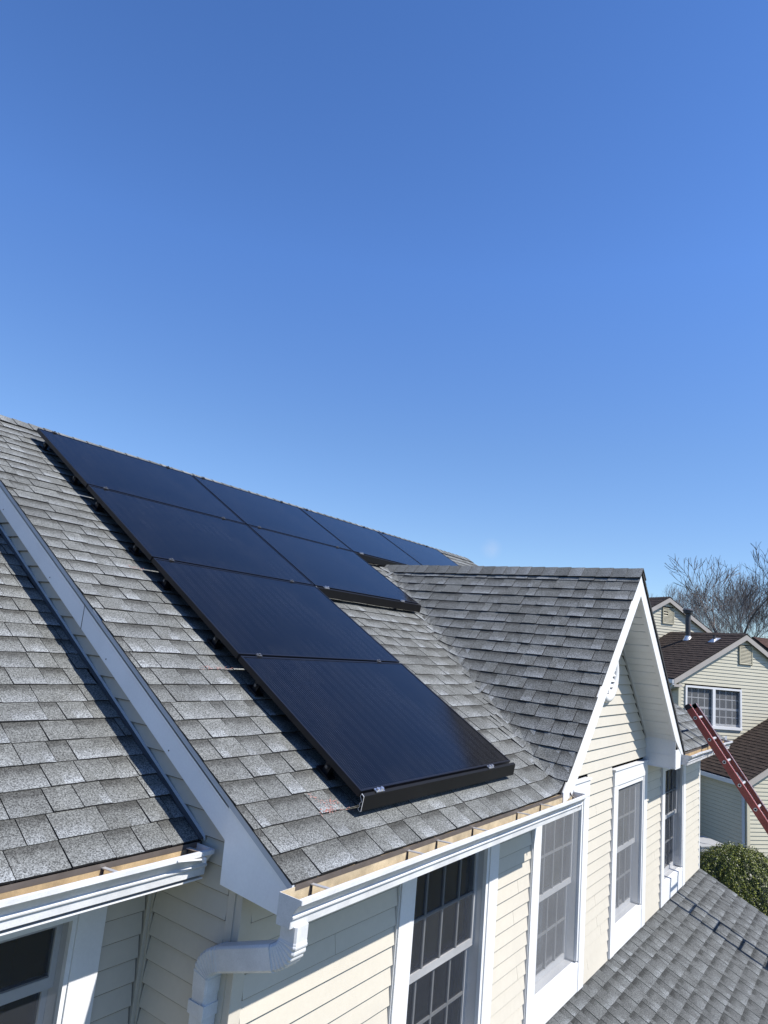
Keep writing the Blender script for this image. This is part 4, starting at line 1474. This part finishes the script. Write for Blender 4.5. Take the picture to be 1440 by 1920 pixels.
# ------------------------------------------------------------------ bare trees
def tree_mesh(seed, height, spread, trunk_r, levels=6, lean=(0, 0), twig=0.011, width=3.0, first=0.4):
    g = random.Random(seed)
    T, Cr = MB(), MB()
    limbs = []
    def branch(p, d, L, r, lev):
        n = 3 if lev < 3 else 2
        pts, rr = [p], [r]
        q = p
        for k in range(n):
            d = (d + Vector((g.gauss(0, .13), g.gauss(0, .13), g.gauss(0.05, .09)))).normalized()
            q = q + d * (L / n)
            pts.append(q)
            rr.append(max(twig * 0.8, r * (1 - 0.42 * (k + 1) / n)))
        limbs.append((pts, rr, lev))
        if lev >= levels:
            return
        kids = g.choice((2, 3, 3)) if lev < 3 else g.choice((2, 3, 3, 4))
        for c in range(kids):
            ax = Vector((g.gauss(0, 1), g.gauss(0, 1), g.gauss(0, .4))).normalized()
            ang = g.uniform(0.25, 0.75) if c else g.uniform(0.1, 0.3)
            nd = (d + ax * math.tan(ang) * spread).normalized()
            nd.z += 0.12
            nd.normalize()
            base = pts[-1] if c < 2 else pts[-2]
            branch(base, nd, (height * 0.26 if lev == 0 else L) * g.uniform(0.66, 0.86), max(twig, rr[-1] * g.uniform(0.62, 0.85)), lev + 1)
    branch(Vector((0, 0, 0)), Vector((lean[0], lean[1], 1)).normalized(), height * first, trunk_r, 0)
    allp = [p for pts, rr, lev in limbs for p in pts]
    zm = max(p.z for p in allp)
    k = height / zm
    hi = [p for p in allp if p.z > zm * 0.35]
    mx, my, mz = (sum(p[i] for p in hi) / len(hi) for i in range(3))
    rad = sorted(sqrt((p.x - mx) ** 2 + (p.y - my) ** 2) for p in hi)[int(len(hi) * 0.92)]
    w = width / rad
    for pts, rr, lev in limbs:
        q = [Vector(((p.x - mx * p.z / mz) * w, (p.y - my * p.z / mz) * w, p.z * k)) for p in pts]
        (T if lev < 2 else Cr).tube(q, rr, 7 if lev < 2 else (4 if lev < 4 else 3), 0, caps=lev < 2)
    return T, Cr
def make_tree(name, label, loc, seed, height, spread, trunk_r, levels, mat, group, twig=0.011, rot=0.0, width=3.0):
    t_ = thing(name, label, 'tree', loc, (0, 0, rot), group, local=True)
    a, b = tree_mesh(seed, height, spread, trunk_r, levels, twig=twig, width=width, first=0.62 if trunk_r > 0.25 else 0.4)
    a.build('trunk', mat, t_)
    b.build('crown', mat, t_)
    return t_
def at_px(u, v, depth):
    q = r2 * ((u - 720) / FPX) + u2 * (-(v - 960) / FPX) + fw
    return CAM + q * depth
G_TREE = 'bare winter trees behind the neighbouring house'
def tree_at(u, depth, *a, **k):
    p_ = at_px(u, 1265, depth)
    return (p_.x, p_.y, GROUND)
for (lab, u, dep, seed, h, spr, tr, mt) in (
        ('tallest bare tree with a thick dark trunk, right of the neighbour roof peak', 1398, 42, 12, 13.9, 0.95, 0.26, 'bark'),
        ('bare tree with fine twigs directly above the front roof peak of the neighbour', 1366, 47, 23, 13.1, 1.0, 0.2, 'bark_pale'),
        ('low bare tree just right of the rear gable peak', 1298, 54, 34, 12.7, 1.05, 0.16, 'bark_pale'),
        ('leftmost bare tree peeping between the white gable and the rear gable peak', 1240, 58, 45, 12.6, 1.05, 0.15, 'bark_pale'),
        ('bare tree cut by the right edge of the view', 1462, 46, 56, 13.4, 1.0, 0.22, 'bark'),
        ('dense twiggy bare tree behind the neighbour flue pipe', 1330, 60, 67, 13.2, 1.05, 0.16, 'bark_pale'),
        ('dense twiggy bare tree low behind the thick trunk', 1402, 57, 78, 13.2, 1.05, 0.16, 'bark'),
        ('small pale bare tree beside the right rake of the rear gable', 1275, 66, 89, 13.6, 1.05, 0.15, 'bark_pale'),
        ('pale bare tree filling the gap between the flue and the thick trunk', 1372, 66, 90, 14.2, 1.05, 0.16, 'bark_pale'),
        ('farthest pale bare tree at the right edge behind the rust roof', 1436, 64, 92, 14.4, 1.05, 0.16, 'bark_pale')):
    make_tree('bare_tree', lab, tree_at(u, dep), seed, h, spr, tr, 6 if tr > 0.25 else 7, mt, G_TREE, 0.016 if tr > 0.25 else 0.0075, width=3.7 if tr > 0.25 else 2.9)

# ------------------------------------------------------------------ far house
fh = thing('far_house', 'distant house with a rust brown roof showing at the right edge behind the neighbour', 'house', (37.0, 0.2, GROUND - 0.25), (0, 0, NA), local=True)
def fh_build(mb, name, mats):
    return mb.build(name, mats, fh)
mb = MB()
mb.box(-4, 4, -3, 3, 0, 5.6)
fh_build(mb, 'wall', 'vinyl_nb')
def ff(u, s, h):
    return Vector((u, -3.4 + s * 0.87 - h * .5, 5.45 + s * 0.5 + h * .87))
mb = shingle_field(-4.3, 4.3, 27, ff, lambda a, b: True, 91, s_top=3.9, thick=0.014)
mb.face([(-4.3, 0, 7.4), (4.3, 0, 7.4), (4.3, 3.4, 5.45), (-4.3, 3.4, 5.45)], 0, tone=[(0.5, .5, .2, .2)] * 4)
mb.prism([(-4.25, -3.3, 5.42), (-4.25, 0, 7.34), (-4.25, 3.3, 5.42)], (8.5, 0, 0), 1)
fh_build(mb, 'roof', ['rust', 'edge'])

# ------------------------------------------------------------------ ground
mb = MB()
nx = 60
S_ = 600.0
def gpt(i, j):
    def f(t): return math.copysign(abs(t) ** 2.2, t) * S_
    x, y = f(-1 + 2 * i / nx), f(-1 + 2 * j / nx)
    d = max(0.0, sqrt((x - 8) ** 2 + y ** 2) - 60)
    return (x + 8, y, GROUND - 0.002 * d + (0.6 * sin(x * .02) * min(1, d / 60)))
for i in range(nx):
    for j in range(nx):
        mb.face([gpt(i, j), gpt(i + 1, j), gpt(i + 1, j + 1), gpt(i, j + 1)])
o = mb.build('ground', 'grass', weld=True)
o['kind'] = 'structure'
